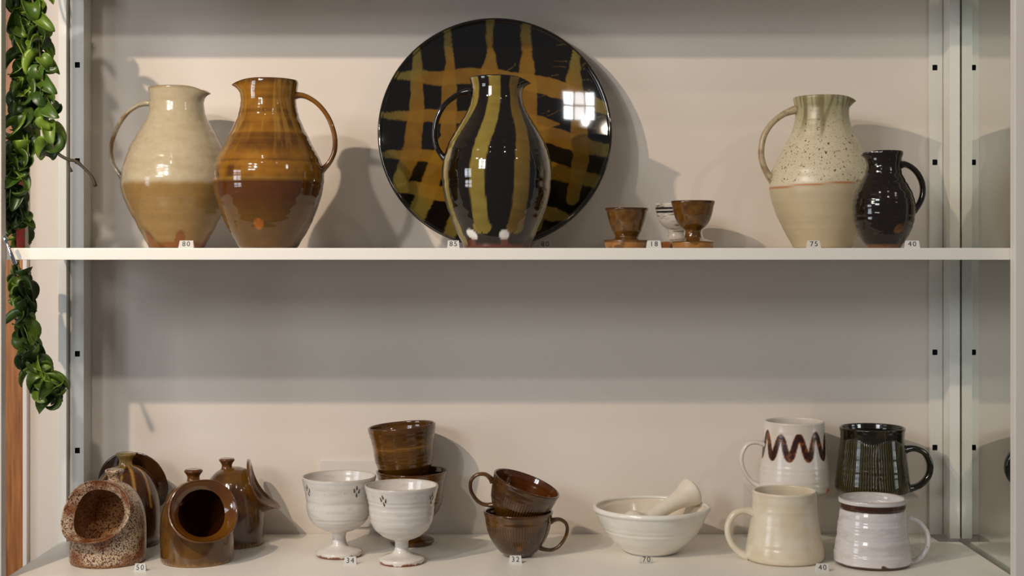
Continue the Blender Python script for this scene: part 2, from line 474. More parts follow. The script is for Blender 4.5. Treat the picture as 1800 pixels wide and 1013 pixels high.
def handle(root, pts, a, b, mat, paint, az=0.0, y=0.0, n=44, ns=16, flare=1.5, name='handle', mk=1.0):
    """strap handle: pts in the x-z plane, a = half thickness in the plane, b = half width across"""
    P = catmull(pts, n)
    T = np.gradient(P, axis=0); T /= np.linalg.norm(T, axis=1)[:, None]
    N = np.stack([-T[:, 1], T[:, 0]], 1)
    s = np.linspace(0, 1, n)
    k = 1 + (flare - 1) * (np.exp(-(s / 0.10) ** 2) + np.exp(-((1 - s) / 0.10) ** 2))
    an = np.linspace(0, 2 * np.pi, ns, endpoint=False)
    V = []
    for i in range(n):
        for q in an:
            c, sn = math.cos(q), math.sin(q)
            c2 = math.copysign(abs(c) ** 0.8, c); s2 = math.copysign(abs(sn) ** 0.8, sn)
            p = P[i] + N[i] * a * k[i] * c2
            V.append((p[0], y + b * k[i] * s2, p[1]))
    V = np.array(V)
    if az:
        c, sn = math.cos(az), math.sin(az)
        V = np.stack([V[:, 0] * c - V[:, 1] * sn, V[:, 0] * sn + V[:, 1] * c, V[:, 2]], 1)
    faces = [(i * ns + j, i * ns + (j + 1) % ns, (i + 1) * ns + (j + 1) % ns, (i + 1) * ns + j) for i in range(n - 1) for j in range(ns)]
    faces.append(tuple(range(ns))[::-1]); faces.append(tuple(range((n - 1) * ns, n * ns)))
    th = np.arctan2(V[:, 0], -V[:, 1])
    C = paint(th, V[:, 2], V[:, 0], V[:, 1], np.full(len(V), 3), V)
    return mesh_obj(name, V, faces, mat, root, True, C, np.full(len(V), mk))

class Pot:
    """unit helper: photo measurements k px per unit, at depth Y, turned into metres about the pot's axis"""
    def __init__(s, k, ox, oy, cx, y0, Y, zb):
        s.S = k * Y / F; s.cx = cx; s.y0 = y0; s.Y = Y
        s.loc = (X(ox + cx * k, Y), Y, zb)
    def prof(s, L): return [(r * s.S, max(0.0, (s.y0 - y)) * s.S) for y, r in L]
    def path(s, L): return [((x - s.cx) * s.S, (s.y0 - y) * s.S) for x, y in L]
    def units(s, u, h): return u / s.S + s.cx, s.y0 - h / s.S

SHZ = 0.0008     # top of the jug shelf

# ---- jug, cream over tan
M_cream = glaze('cream_glaze', 0.16, 0.3, 0.10, 0.14, 120)
p = Pot(0.3356, 170, 120, 420, 938, 2.265, SHZ)
def pt_cream(th, h, u, y, fl, V):
    zx, zy = p.units(u, h)
    pale = np.tile(lin((188, 174, 144)), (len(h), 1)); tan = lin((146, 116, 68)); clay = lin((132, 80, 34)); warm = lin((172, 152, 114))
    n = fbm(V, (40, 40, 90), 3)
    C = mixc(pale, warm, sstep(0.45, 0.75, n) * 0.35)
    C = mixc(C, tan, sstep(585, 618, zy + 14 * (fbm(V, 60, 8) - 0.5)))
    sc = 908 - 62 * np.sqrt(np.maximum(0, np.cos((th + 0.716) * 6) - 0.55) / 0.45) + 10 * (fbm(V, 120, 4) - 0.5)
    C = mixc(C, clay, sstep(-4, 4, zy - sc) * (fl == 0))
    C = mixc(C, lin((120, 88, 44)), (np.abs(zy - 103) < 5) * 0.5)
    C = np.where((fl == 3)[:, None], mixc(pale * 0.8, lin((120, 84, 40)), sstep(0.35, 0.7, n)), C)
    return C
root = empty('jug', p.loc, 'cream and tan stoneware jug standing behind the amber jug', 'jug', 'large pouring jugs')
rows = lathe_rows(p.prof([(938, 140), (925, 147), (900, 160), (850, 187), (800, 213), (750, 240), (700, 263), (650, 280), (600, 287), (550, 283), (500, 271), (450, 255), (400, 234), (350, 207), (300, 177), (250, 152), (220, 143), (180, 139), (140, 142), (106, 146)]), 0.0045, 0.007)
build_lathe(root, rows, M_cream, pt_cream, spout=(R_(82), 0.42, 40 * p.S, 80 * p.S, 34 * p.S), ripple=0.0009, seed=4)
handle(root, p.path([(288, 184), (262, 180), (215, 193), (160, 232), (112, 300), (83, 375), (76, 440), (88, 500), (118, 548), (152, 590)]), 10.5 * p.S, 20 * p.S, M_cream, pt_cream)

# ---- jug, amber brown
M_amber = glaze('amber_glaze', 0.09, 0.6, 0.08, 0.25, 70)
p2 = Pot(0.3356, 170, 120, 900, 938, 2.165, SHZ)
def pt_amber(th, h, u, y, fl, V):
    zx, zy = p2.units(u, h)
    gold = np.tile(lin((138, 92, 24)), (len(h), 1)); brown = lin((70, 40, 10)); pale = lin((154, 116, 46)); low = lin((92, 62, 16))
    n = fbm(V, (32, 32, 26), 11); rn = fbm(np.stack([V[:, 2], V[:, 2] * 0, V[:, 2] * 0], 1), 160, 2)
    C = mixc(gold, brown, sstep(0.36, 0.74, n * 0.6 + rn * 0.4) * 0.85)
    drips = fbm(np.stack([th * 0.09 + 0.004 * np.sin(h * 60), h * 0.10, h * 0], 1), 110, 21)
    C = mixc(C, pale, sstep(0.54, 0.66, drips) * sstep(560, 330, zy) * 0.7)
    C = mixc(C, brown, sstep(338, 346, zy) * sstep(470, 360, zy) * 0.5)
    C = mixc(C, brown * 0.8, sstep(500, 530, zy + 40 * (drips - .5)) * sstep(590, 570, zy) * sstep(0.45, 0.55, n) * 0.8)
    C = mixc(C, pale * 0.85, np.exp(-((zy - 585 - 12 * (n - 0.5)) / 9) ** 2) * 0.7)
    C = mixc(C, mixc(np.tile(lin((84, 46, 13)), (len(h), 1)), low, sstep(640, 800, zy)), sstep(586, 600, zy))
    C = mixc(C, lin((156, 88, 30)), sstep(3, -3, np.hypot(zx - 887, zy - 815) - 26) * (np.cos(th) > 0))
    C = mixc(C, lin((60, 32, 10)), sstep(78, 62, zy) * 0.8)
    C = np.where((fl == 3)[:, None], mixc(np.tile(lin((120, 76, 20)), (len(h), 1)), brown, sstep(0.4, 0.7, n)), C)
    return C
root = empty('jug', p2.loc, 'glossy amber brown jug with a streaked neck', 'jug', 'large pouring jugs')
rows = lathe_rows(p2.prof([(938, 150), (925, 158), (900, 172), (850, 201), (800, 227), (750, 248), (700, 265), (650, 278), (600, 287), (560, 289), (520, 284), (480, 271), (440, 252), (400, 231), (350, 206), (300, 181), (250, 160), (200, 148), (160, 145), (120, 149), (90, 154), (68, 155)]), 0.0045, 0.007)
build_lathe(root, rows, M_amber, pt_amber, spout=(R_(-80), 0.40, 40 * p2.S, 78 * p2.S, 26 * p2.S), ripple=0.0010, seed=9)
handle(root, p2.path([(1020, 150), (1060, 138), (1108, 150), (1165, 190), (1215, 258), (1245, 345), (1247, 420), (1225, 480), (1190, 522), (1150, 560)]), 13 * p2.S, 24 * p2.S, M_amber, pt_amber)

# ---- jug, black with ochre stripes
M_stripe = glaze('striped_glaze', 0.07, 0.6, 0.06, 0.18, 60)
p3 = Pot(0.4344, 640, 10, 537, 980, 2.15, SHZ)
def pt_stripe(th, h, u, y, fl, V):
    zx, zy = p3.units(u, h)
    blk = np.tile(lin((19, 13, 5)), (len(h), 1)); och = lin((128, 114, 50)); amb = lin((112, 80, 20))
    w = 10 * (fbm(V, 45, 5) - 0.5)
    t = sstep(330, 690, zy)
    C = blk
    cov = np.full(len(h), -99.0); tone = np.zeros(len(h))
    rr = np.hypot(u, y) / p3.S
    for k, (a_n, a_b, hn, hb, end) in enumerate([(-56, -66, 24, 22, 950), (-4, -20, 25, 33, 905), (43, 27, 22, 34, 905), (88, 72, 24, 30, 920), (135, 120, 24, 30, 915), (-105, -112, 24, 30, 915), (180, 168, 24, 30, 905)]):
        ac = R_(a_n) * (1 - t) + R_(a_b) * t
        d = np.abs(np.angle(np.exp(1j * (th - ac)))) * rr
        hw = hn * (1 - t) + hb * t + w
        hw = np.where(zy > end - 20, hw + 6, hw)
        e = np.minimum(hw - d, np.where(zy > end - 30, np.sqrt(np.maximum(0, 42 ** 2 - np.maximum(0, zy - end + 20) ** 2)) - d, 99))
        e = np.where(zy > end + 22 + 8 * np.sin(th * 40), -9, e)
        tone = np.where(e > cov, 0.15 + 0.5 * (k == 2) , tone)
        cov = np.maximum(cov, e)
    oc = mixc(np.tile(och, (len(h), 1)), amb, np.clip(tone + 0.6 * (fbm(V, (50, 50, 90), 9) - 0.4), 0, 1))
    C = mixc(C, oc, sstep(-2, 2.5, cov) * (fl == 0))
    for cx_, cy_, r_ in ((440, 926, 17), (568, 928, 19)):
        C = mixc(C, lin((225, 220, 212)), sstep(3, -2, np.hypot((zx - cx_) * (1 if cx_ > 500 else 0.8), zy - cy_ - (0 if cx_ > 500 else (zx - cx_) * 0.5)) - r_) * (np.cos(th) > 0) * (fl == 0))
        C = mixc(C, lin((96, 50, 36)), sstep(3, -3, np.abs(zx - cx_) - 14) * sstep(940, 946, zy) * (np.cos(th) > 0) * (fl == 0))
    C = mixc(C, lin((92, 40, 26)), sstep(962, 968, zy) * (fl == 0))
    return C
root = empty('jug', p3.loc, 'black jug with vertical ochre stripes in front of the big round dish', 'jug', 'large pouring jugs')
rows = lathe_rows(p3.prof([(980, 134), (965, 138), (940, 150), (900, 168), (850, 189), (800, 206), (750, 217), (700, 222), (660, 222), (620, 217), (580, 205), (540, 188), (500, 165), (460, 140), (430, 122), (400, 110), (370, 104), (340, 102), (315, 106), (296, 111)]), 0.0045, 0.007)
build_lathe(root, rows, M_stripe, pt_stripe, spout=(R_(85), 0.42, 32 * p3.S, 70 * p3.S, 24 * p3.S), ripple=0.0009, seed=14, ns=224)
handle(root, p3.path([(440, 350), (415, 348), (372, 364), (325, 402), (294, 460), (286, 520), (294, 570), (314, 604), (345, 636)]), 11 * p3.S, 20 * p3.S, M_stripe, lambda th, h, u, y, fl, V: np.tile(lin((16, 11, 5)), (len(h), 1)))

# ---- big round dish with a brushed lattice
M_dish = glaze('dish_glaze', 0.06, 0.7, 0.05, 0.2, 40)
DR = 0.1925; DU = DR / 473.0; DD = 0.042
dish_prof = [(0.100, 0.0), (0.104, 0.003), (0.128, 0.010), (0.155, 0.021), (0.178, 0.033), (DR - 0.003, DD - 0.003), (DR, DD)]
def pt_dish(th, h, u, y, fl, V):
    vx = u / DU + 527; vy = 495 - y / DU
    vy = vy; 
    wx = vx + 20 * (fbm(V, 30, 2) - 0.5) + 9 * (fbm(V, 110, 3) - 0.5); wy = vy + 20 * (fbm(V, 30, 7) - 0.5) + 9 * (fbm(V, 110, 8) - 0.5)
    ST = [([(130, 265), (200, 255), (300, 262), (420, 248), (560, 256), (700, 285), (850, 330), (985, 405)], [14, 22, 28, 30, 33, 36, 32, 20]),
          ([(75, 428), (160, 425), (250, 418), (430, 418), (600, 425), (720, 445), (790, 450)], [12, 20, 26, 27, 30, 30, 4]),
          ([(640, 470), (760, 500), (860, 535), (990, 575)], [40, 34, 34, 26]),
          ([(85, 592), (200, 580), (320, 592), (540, 610), (760, 645), (950, 705)], [12, 26, 28, 30, 34, 30]),
          ([(112, 722), (200, 722), (300, 742), (540, 775), (760, 830), (830, 850)], [14, 30, 32, 34, 30, 10]),
          ([(212, 160), (212, 250), (208, 400), (192, 560), (150, 690)], [14, 24, 30, 36, 30]),
          ([(335, 80), (345, 200), (338, 300), (335, 400), (330, 500), (300, 600), (245, 760), (212, 850)], [15, 18, 32, 30, 30, 34, 40, 34]),
          ([(507, 40), (507, 140), (507, 230), (512, 420), (515, 900)], [16, 12, 36, 34, 36]),
          ([(655, 55), (655, 170), (655, 270), (665, 450), (690, 700), (690, 880)], [20, 20, 38, 36, 36, 30]),
          ([(855, 165), (850, 280), (868, 400), (872, 600), (840, 770)], [13, 32, 34, 32, 26]),
          ([(380, 840), (345, 935)], [30, 26])]
    cov = np.full(len(h), -99.0)
    k = np.zeros(len(h))
    for pts, hw in ST:
        e = stroke(wx, wy, pts, hw)
        k = k + sstep(-2, 3, e)
        cov = np.maximum(cov, e)
    # thin scratches where the brush skipped
    scr = np.full(len(h), -99.0)
    rs = random.Random(3)
    for i in range(34):
        x0 = rs.uniform(690, 960); y0 = rs.uniform(110, 480); a = rs.uniform(-0.55, 0.1); L = rs.uniform(30, 90)
        scr = np.maximum(scr, stroke(wx, wy, [(x0, y0), (x0 + L * math.cos(a), y0 + L * math.sin(a))], [0.5, 2.2]))
    for pts in ([(555, 245), (615, 195)], [(405, 235), (445, 222)]):
        scr = np.maximum(scr, stroke(wx, wy, pts, 1.8))
    drk = np.tile(lin((14, 9, 4)), (len(h), 1)); och = lin((122, 86, 22)); olv = lin((104, 92, 40))
    n = fbm(V, (45, 45, 45), 12)
    rad = np.hypot(vx - 527, vy - 495) / 473
    oc = mixc(np.tile(och, (len(h), 1)), olv, np.clip(sstep(0.72, 0.95, rad) + (n - 0.5), 0, 1))
    oc = oc * (0.75 + 0.35 * np.clip(k, 0, 2)[:, None] * 0.6) * (0.8 + 0.4 * n)[:, None]
    C = mixc(drk, oc, np.maximum(sstep(-2.5, 2.5, cov), sstep(-0.5, 1.0, scr) * 0.6))
    C = mixc(C, lin((12, 8, 4)), sstep(0.975, 0.985, rad))
    C = np.where((fl == 0)[:, None], lin((34, 20, 11)), C)
    return C
tilt = 8
dc = Vector((X(870, 2.335), 2.335, 0))
ax = Vector((0, -math.cos(R_(tilt)), math.sin(R_(tilt)))); upv = Vector((0, math.sin(R_(tilt)), math.cos(R_(tilt))))
O = Vector((dc.x, 2.335, 0)) - ax * DD
O.z = SHZ + 0.0006 + DR * upv.z - ax.z * DD
rows = lathe_rows(dish_prof, 0.006, 0.007, n_out=60, n_in=150)
# denser inner face for the painting
outp = catmull(dish_prof, 150)
rows = np.array([(0.0004, 0.003, 0), (0.08, 0.003, 0), (0.088, 0.0, 0)] + [(a, b, 0) for a, b in outp[::4]] + [(DR, DD, 0)] +
                [(DR - 0.0035 + 0.0035 * math.cos(a), DD + 0.0035 * math.sin(a), 1) for a in np.linspace(0.3, 2.9, 6)] +
                [(r, 0.008 + (DD - 0.008) * max(0.0, (r / (DR - 0.007))) ** 2.3, 2) for r in np.linspace(DR - 0.007, 0.0005, 190)])
build = build_lathe(None, rows, M_dish, pt_dish, ripple=0.0003, rip_freq=120, seed=3, ns=420, name='dish')
dish = build[0]
dish.location = O; dish.rotation_euler = (R_(90 - tilt), 0, 0)
tag(dish, 'big round dark dish with an ochre brushed lattice leaning against the wall', 'dish')

# ---- egg cups
M_eggb = glaze('eggcup_brown', 0.14, 0.4, 0.10, 0.3, 110)
M_eggw = glaze('eggcup_white', 0.3, 0.1, 0.2, 0.2, 200)
def eggcup(cx, prof, Y, label, kind, seed):
    q = Pot(0.1382, 1040, 320, cx, 838, Y, SHZ)
    def pt(th, h, u, y, fl, V):
        zx, zy = q.units(u, h)
        n = fbm(V, 130, seed)
        if kind == 'brown':
            C = mixc(np.tile(lin((102, 68, 20)), (len(h), 1)), lin((72, 42, 12)), sstep(0.3, 0.75, n) * 0.8)
            C = mixc(C, lin((58, 28, 10)), sstep(362, 345 if cx < 600 else 262, zy) * 0.0 + (zy < prof[-1][0] + 10) * 0.7)
            clay = mixc(np.tile(lin((150, 102, 46)), (len(h), 1)), lin((104, 68, 26)), sstep(0.5, 0.6, fbm(V, 70, seed + 4)))
            C = mixc(C, clay, sstep(762, 772, zy) * (fl == 0))
        else:
            C = mixc(np.tile(lin((206, 200, 190)), (len(h), 1)), lin((120, 104, 82)), sstep(0.55, 0.75, fbm(V, (60, 60, 300), seed)))
            for a, b in ((322, 352), (366, 394)):
                C = mixc(C, lin((26, 22, 18)), sstep(a - 3, a + 3, zy + 8 * (n - .5)) * sstep(b + 3, b - 3, zy + 8 * (n - .5)) * (fl == 0))
            C = mixc(C, lin((156, 92, 36)), sstep(756, 766, zy) * (fl == 0))
        return C
    root = empty('egg_cup', q.loc, label, 'egg cup', 'egg cups on the jug shelf')
    rows = lathe_rows(q.prof(prof), 0.003, 140 * q.S, n_out=70, n_in=34)
    hs = (838 - 715) * q.S
    build_lathe(root, rows, M_eggb if kind == 'brown' else M_eggw, pt, parts=[('foot', -1, hs), ('bowl', hs, 1e9)], ripple=0.0004, seed=seed, wobble=0.006, ns=96)
eggcup(447, [(838, 262), (820, 272), (790, 282), (752, 290), (738, 282), (725, 215), (712, 162), (700, 146), (680, 150), (655, 164), (620, 186), (560, 207), (500, 226), (430, 244), (380, 256), (352, 274), (340, 276)], 2.16, 'brown egg cup standing apart, nearer the round dish', 'brown', 31)
eggcup(1290, [(838, 255), (820, 262), (790, 268), (768, 274), (755, 262), (735, 190), (712, 122), (690, 106), (650, 101), (620, 103), (600, 118), (560, 165), (500, 207), (440, 233), (380, 250), (320, 259), (275, 276), (250, 279)], 2.17, 'brown egg cup standing in front of the white egg cup', 'brown', 37)
eggcup(1074, [(838, 184), (800, 188), (768, 187), (752, 165), (720, 128), (690, 108), (640, 103), (605, 112), (570, 150), (520, 200), (450, 238), (380, 251), (330, 262), (282, 272)], 2.30, 'white egg cup with two black bands', 'white', 41)

# ---- jug, speckled cream and green over buff
M_speck = glaze('speckled_glaze', 0.35, 0.0, 0.12, 0.10, 60, speck=[(190, 0.615, 0.65, (96, 72, 44)), (420, 0.615, 0.66, (110, 84, 54))], rough_var=0.0)
p4 = Pot(0.3061, 1300, 150, 474, 936, 2.28, SHZ)
def pt_speck(th, h, u, y, fl, V):
    zx, zy = p4.units(u, h)
    creamc = np.tile(lin((206, 194, 164)), (len(h), 1)); green = lin((164, 156, 118)); olive = lin((100, 86, 40)); buff = lin((190, 174, 142))
    dr = fbm(np.stack([th * 0.09, th * 0, h * 0.08], 1), 75, 6)
    n = fbm(V, 40, 3)
    C = mixc(creamc, green, sstep(330, 130, zy - 120 * (dr - 0.5)))
    C = mixc(C, olive, sstep(0.57, 0.68, dr + 0.10 * sstep(200, 80, zy)) * sstep(300, 180, zy + 60 * (n - 0.5)) * 0.7)
    C = mixc(C, olive, stroke(zx, zy, [(505, 75), (500, 130), (440, 240), (428, 305)], [10, 9, 20, 7]).clip(-6, 6) / 12 + 0.5 if False else sstep(-6, 8, stroke(zx, zy, [(505, 75), (478, 150), (445, 230), (430, 305)], [9, 9, 16, 6])) * (np.cos(th) > 0) * 0.55)
    line = 575 - 18 * (u / (300 * p4.S)) + 5 * (fbm(V, 50, 17) - 0.5)
    C = mixc(C, buff * (0.94 + 0.12 * n[:, None]), sstep(-2, 2, zy - line) * (fl == 0))
    C = mixc(C, lin((176, 104, 36)), sstep(6.5, 3, np.abs(zy - line)) * 0.9 * (fl == 0))
    C = np.where((fl == 3)[:, None], mixc(np.tile(lin((176, 158, 124)), (len(h), 1)), lin((120, 92, 58)), sstep(0.5, 0.7, fbm(V, 110, 5)) * 0.6), C)
    return C
root = empty('jug', p4.loc, 'speckled cream jug with green neck, orange line and bare buff base', 'jug', 'large pouring jugs')
rows = lathe_rows(p4.prof([(936, 163), (925, 167), (900, 180), (850, 208), (800, 235), (750, 257), (700, 276), (650, 291), (600, 299), (560, 299), (520, 292), (480, 280), (440, 262), (400, 240), (350, 214), (300, 188), (250, 167), (200, 155), (150, 151), (110, 157), (78, 164)]), 0.0045, 0.007)
mk4 = lambda th, h, fl: ((936 - h / p4.S) < 570) * (0.25 + 0.75 * sstep(130, 280, 936 - h / p4.S)) * 1.0
build_lathe(root, rows, M_speck, pt_speck, spout=(R_(80), 0.40, 30 * p4.S, 80 * p4.S, 24 * p4.S), ripple=0.0008, seed=23, mask=mk4)
handle(root, p4.path([(330, 140), (300, 148), (245, 172), (182, 224), (138, 298), (124, 380), (132, 445), (158, 505), (200, 560)]), 17 * p4.S, 26 * p4.S, M_speck, pt_speck, mk=0.5)

# ---- small dark jug
M_darkj = glaze('tenmoku_glaze', 0.10, 0.5, 0.22, 0.35, 140, speck=[(320, 0.62, 0.70, (66, 44, 22))])
p5 = Pot(0.3061, 1300, 150, 827, 936, 2.135, SHZ)
def pt_dk(th, h, u, y, fl, V):
    zx, zy = p5.units(u, h)
    C = mixc(np.tile(lin((17, 11, 6)), (len(h), 1)), lin((32, 21, 10)), fbm(V, 50, 3))
    C = mixc(C, lin((112, 68, 30)), sstep(5, -5, np.hypot((zx - 873) - (zy - 828) * -0.4, zy - 828) - 27 + 12 * (fbm(V, 120, 8) - .5)) * (np.cos(th) > 0) * (fl == 0))
    C = mixc(C, lin((110, 74, 40)), sstep(912, 918, zy) * (fl == 0))
    return C
root = empty('jug', p5.loc, 'small dark brown jug standing beside the speckled jug', 'jug')
rows = lathe_rows(p5.prof([(936, 95), (928, 99), (915, 108), (900, 119), (870, 137), (830, 156), (780, 171), (740, 177), (700, 178), (660, 174), (620, 162), (580, 143), (540, 121), (510, 106), (480, 99), (450, 98), (420, 103), (395, 109), (386, 109)]), 0.0035, 0.006)
build_lathe(root, rows, M_darkj, pt_dk, spout=(R_(-80), 0.42, 26 * p5.S, 75 * p5.S, 22 * p5.S), ripple=0.0008, seed=27)
handle(root, p5.path([(915, 462), (945, 456), (985, 472), (1023, 510), (1049, 568), (1050, 630), (1032, 680), (1008, 712), (985, 735)]), 16 * p5.S, 24 * p5.S, M_darkj, pt_dk)

# ------------------------------------------------------------------ salt pigs
def salt_pig(name, loc, label, Rb, Hb, face_az, el, mat, paint, alpha=46, flare=0.26, ext=(0.10, 0.42), knob=(0.0, 0.05), ks=1.0, squash=1.0, top_up=0.0, seed=1, group='salt pigs at the end of the lower shelf'):
    root = empty(name, loc, label, 'salt pig', group, rot=(0, 0, face_az))
    prof = np.array([(0.0, 0.0), (0.6, 0.0), (0.96, 0.0), (1.0, 0.03), (1.0, 0.2), (1.0, 0.40), (0.985, 0.52), (0.94, 0.64), (0.86, 0.75), (0.74, 0.85), (0.58, 0.925), (0.40, 0.97), (0.20, 0.995), (0.0, 1.0)])
    pr = np.stack([prof[:, 0] * Rb, prof[:, 1] * Hb], 1)
    dense = np.vstack([np.stack([np.linspace(pr[i, 0], pr[i + 1, 0], 12, endpoint=False), np.linspace(pr[i, 1], pr[i + 1, 1], 12, endpoint=False)], 1) for i in range(len(pr) - 1)] + [pr[-1:]])
    # soften
    for _ in range(6):
        dense[40:-1] = 0.5 * dense[40:-1] + 0.25 * (dense[39:-2] + dense[41:])
    hc = 0.50 * Hb
    pol = np.arctan2(dense[:, 0], dense[:, 1] - hc); dist = np.hypot(dense[:, 0], dense[:, 1] - hc)
    order = np.argsort(pol); pol = pol[order]; dist = dist[order]
    a = np.array([0, -math.cos(el), math.sin(el)]); e1 = np.array([1.0, 0, 0]); e2 = np.array([0, math.sin(el), math.cos(el)])
    c = np.array([0, 0, hc])
    NU = 120
    u = np.linspace(0, 2 * np.pi, NU, endpoint=False)
    rad_u = np.sin(u)[:, None] * e1 + np.cos(u)[:, None] * e2
    al = np.radians(alpha) * (1 - 0.11 * np.cos(2 * u) * squash - 0.04 * np.cos(u))
    def surf(phi, off):
        d = np.cos(phi)[:, None] * a + np.sin(phi)[:, None] * rad_u
        p_ = np.arccos(np.clip(d[:, 2], -1, 1))
        t = np.interp(p_, pol, dist)
        return c + d * (t - off)[:, None] if hasattr(off, '__len__') else c + d * (t - off)[:, None]
    t0 = 0.006
    outer = [surf(np.pi + (al - np.pi) * s, 0.0) for s in np.linspace(0.002, 1, 64)]
    B = outer[-1]; B_in = surf(al, t0)
    low = (1 - np.cos(u)) / 2
    side = np.abs(np.sin(u))
    exv = (ext[0] + (ext[1] - ext[0]) * low ** 2.0) * Rb
    flv = flare * Rb * (0.62 + 0.40 * side + top_up * (1 - low) ** 3)
    Rim = B + rad_u * flv[:, None] + a * exv[:, None]
    Hole = B_in + a * (exv * 0.30)[:, None] - rad_u * (0.02 * Rb)
    Mid = B + rad_u * (flv * 0.30)[:, None] + a * (exv * 0.62)[:, None]
    rimo = []
    for s in np.linspace(0, 1, 12)[1:]:
        rimo.append((1 - s) ** 2 * B + 2 * s * (1 - s) * Mid + s * s * Rim)
    # rolled edge: from the outer edge over the face back to the hole
    nrm = a + rad_u * 0.55; nrm /= np.linalg.norm(nrm, axis=1)[:, None]
    face = []
    bul = 0.085 * Rb
    for s in np.linspace(0, 1, 14)[1:]:
        face.append(Rim * (1 - s) + Hole * s + nrm * (bul * 4 * s * (1 - s)) ** 1.0 + a * (bul * 0.6 * math.sin(math.pi * min(1, s * 2.2)) if s < 0.45 else 0))
    inner = [surf(al + (np.pi - al) * s, t0) for s in np.linspace(0.03, 0.998, 46)]
    def emit(nm, seq, extra=None):
        V = np.vstack(seq); m = len(seq)
        fc = [(i * NU + j, (i + 1) * NU + j, (i + 1) * NU + (j + 1) % NU, i * NU + (j + 1) % NU) for i in range(m - 1) for j in range(NU)]
        if extra:
            base = len(V); V2 = np.vstack(extra); m2 = len(extra)
            fc += [(base + i * NU + j, base + (i + 1) * NU + j, base + (i + 1) * NU + (j + 1) % NU, base + i * NU + (j + 1) % NU) for i in range(m2 - 1) for j in range(NU)]
            V = np.vstack([V, V2])
        V[:, 2] = np.maximum(V[:, 2], 0.0)
        inn = np.zeros(len(V)); 
        if extra: inn[len(V) - len(np.vstack(extra)):] = 1
        P = V * np.array([1, 1, 1])
        th = np.arctan2(V[:, 0], -V[:, 1])
        C = paint(th, V[:, 2] / Hb, V, inn, nm)
        mk = np.ones(len(V))
        return mesh_obj(nm, V, fc, mat, root, True, C, mk)
    emit('body', outer, [face[-1]] + inner)
    emit('rim', [B] + rimo + face)
    # knob
    kp = [(0.30, -0.10), (0.20, 0.02), (0.165, 0.12), (0.18, 0.20), (0.235, 0.28), (0.255, 0.32), (0.24, 0.355), (0.19, 0.375), (0.10, 0.372), (0.02, 0.368)]
    kk = catmull([(r * Rb * ks, h * Rb * ks) for r, h in kp], 34)
    n2 = 48; th = np.linspace(0, 2 * np.pi, n2, endpoint=False)
    kx, ky = knob
    rk = math.hypot(kx, ky) * Rb
    hk = np.interp(rk, dense[::-1][:80, 0], dense[::-1][:80, 1]) if rk < 0.7 * Rb else Hb * 0.85
    V = np.array([(kx * Rb + r * math.sin(t), ky * Rb - r * math.cos(t), hk - 0.004 + h) for r, h in kk for t in th])
    fc = [(i * n2 + j, i * n2 + (j + 1) % n2, (i + 1) * n2 + (j + 1) % n2, (i + 1) * n2 + j) for i in range(len(kk) - 1) for j in range(n2)]
    fc.append(tuple(range((len(kk) - 1) * n2, len(kk) * n2)))
    th2 = np.arctan2(V[:, 0] - kx * Rb, -(V[:, 1] - ky * Rb))
    C = paint(th2, V[:, 2] / Hb, V, np.zeros(len(V)), 'knob')
    mesh_obj('knob', V, fc, mat, root, True, C, np.ones(len(V)))
    return root

M_pig1 = glaze('salt_pig_speckled', 0.28, 0.15, 0.25, 0.12, 90, speck=[(360, 0.53, 0.57, (88, 44, 24)), (700, 0.54, 0.60, (66, 32, 20))])
def pt_pig1(th, hr, V, inn, nm):
    n = fbm(V, 30, 2); n2 = fbm(V, 60, 12)
    C = mixc(np.tile(lin((204, 182, 152)), (len(V), 1)), lin((150, 98, 62)), sstep(0.42, 0.66, n))
    if nm == 'rim': C = mixc(C, lin((136, 78, 36)), sstep(0.40, 0.62, n2) * 0.8)
    if nm == 'body': C = mixc(C, lin((176, 120, 66)), inn * 0.8)
    C = mixc(C, lin((150, 100, 50)), sstep(0.045, 0.03, hr) * (1 - inn))
    return C
salt_pig('salt_pig', (X(190, 2.195), 2.195, FZ), 'speckled cream salt pig with a wide open mouth', 0.0575, 0.124, R_(-13), R_(26), M_pig1, pt_pig1, alpha=51, flare=0.16, squash=1.1, ext=(0.08, 0.30), knob=(0.08, 0.20), ks=1.0)

M_pig2 = glaze('salt_pig_trailed', 0.16, 0.4, 0.1, 0.25, 70)
def pt_pig2(th, hr, V, inn, nm):
    n = fbm(V, 40, 2)
    C = mixc(np.tile(lin((78, 44, 14)), (len(V), 1)), lin((46, 24, 9)), n)
    line = np.zeros(len(V))
    for k in range(12):
        a = k * 2 * np.pi / 12 + 0.2
        d = np.abs(np.angle(np.exp(1j * (th - a - 0.10 * np.sin(hr * 5 + k))))) * np.hypot(V[:, 0], V[:, 1])
        line = np.maximum(line, sstep(0.0030, 0.0018, d) * (hr > 0.25 + 0.12 * ((k * 7) % 3)))
    if nm != 'rim': C = mixc(C, lin((166, 124, 56)), line * (1 - inn) * 0.85)
    if nm == 'knob': C = mixc(C, lin((140, 116, 62)), np.full(len(V), 0.85))
    if nm == 'rim': C = C * 0.8
    return C
salt_pig('salt_pig', (X(221, 2.322), 2.322, FZ), 'dark salt pig with trailed tan lines, turned away behind the speckled one', 0.0550, 0.130, R_(176), R_(24), M_pig2, pt_pig2, alpha=44, flare=0.28, top_up=1.0, ext=(0.10, 0.24), knob=(0.0, 0.0), ks=1.15)

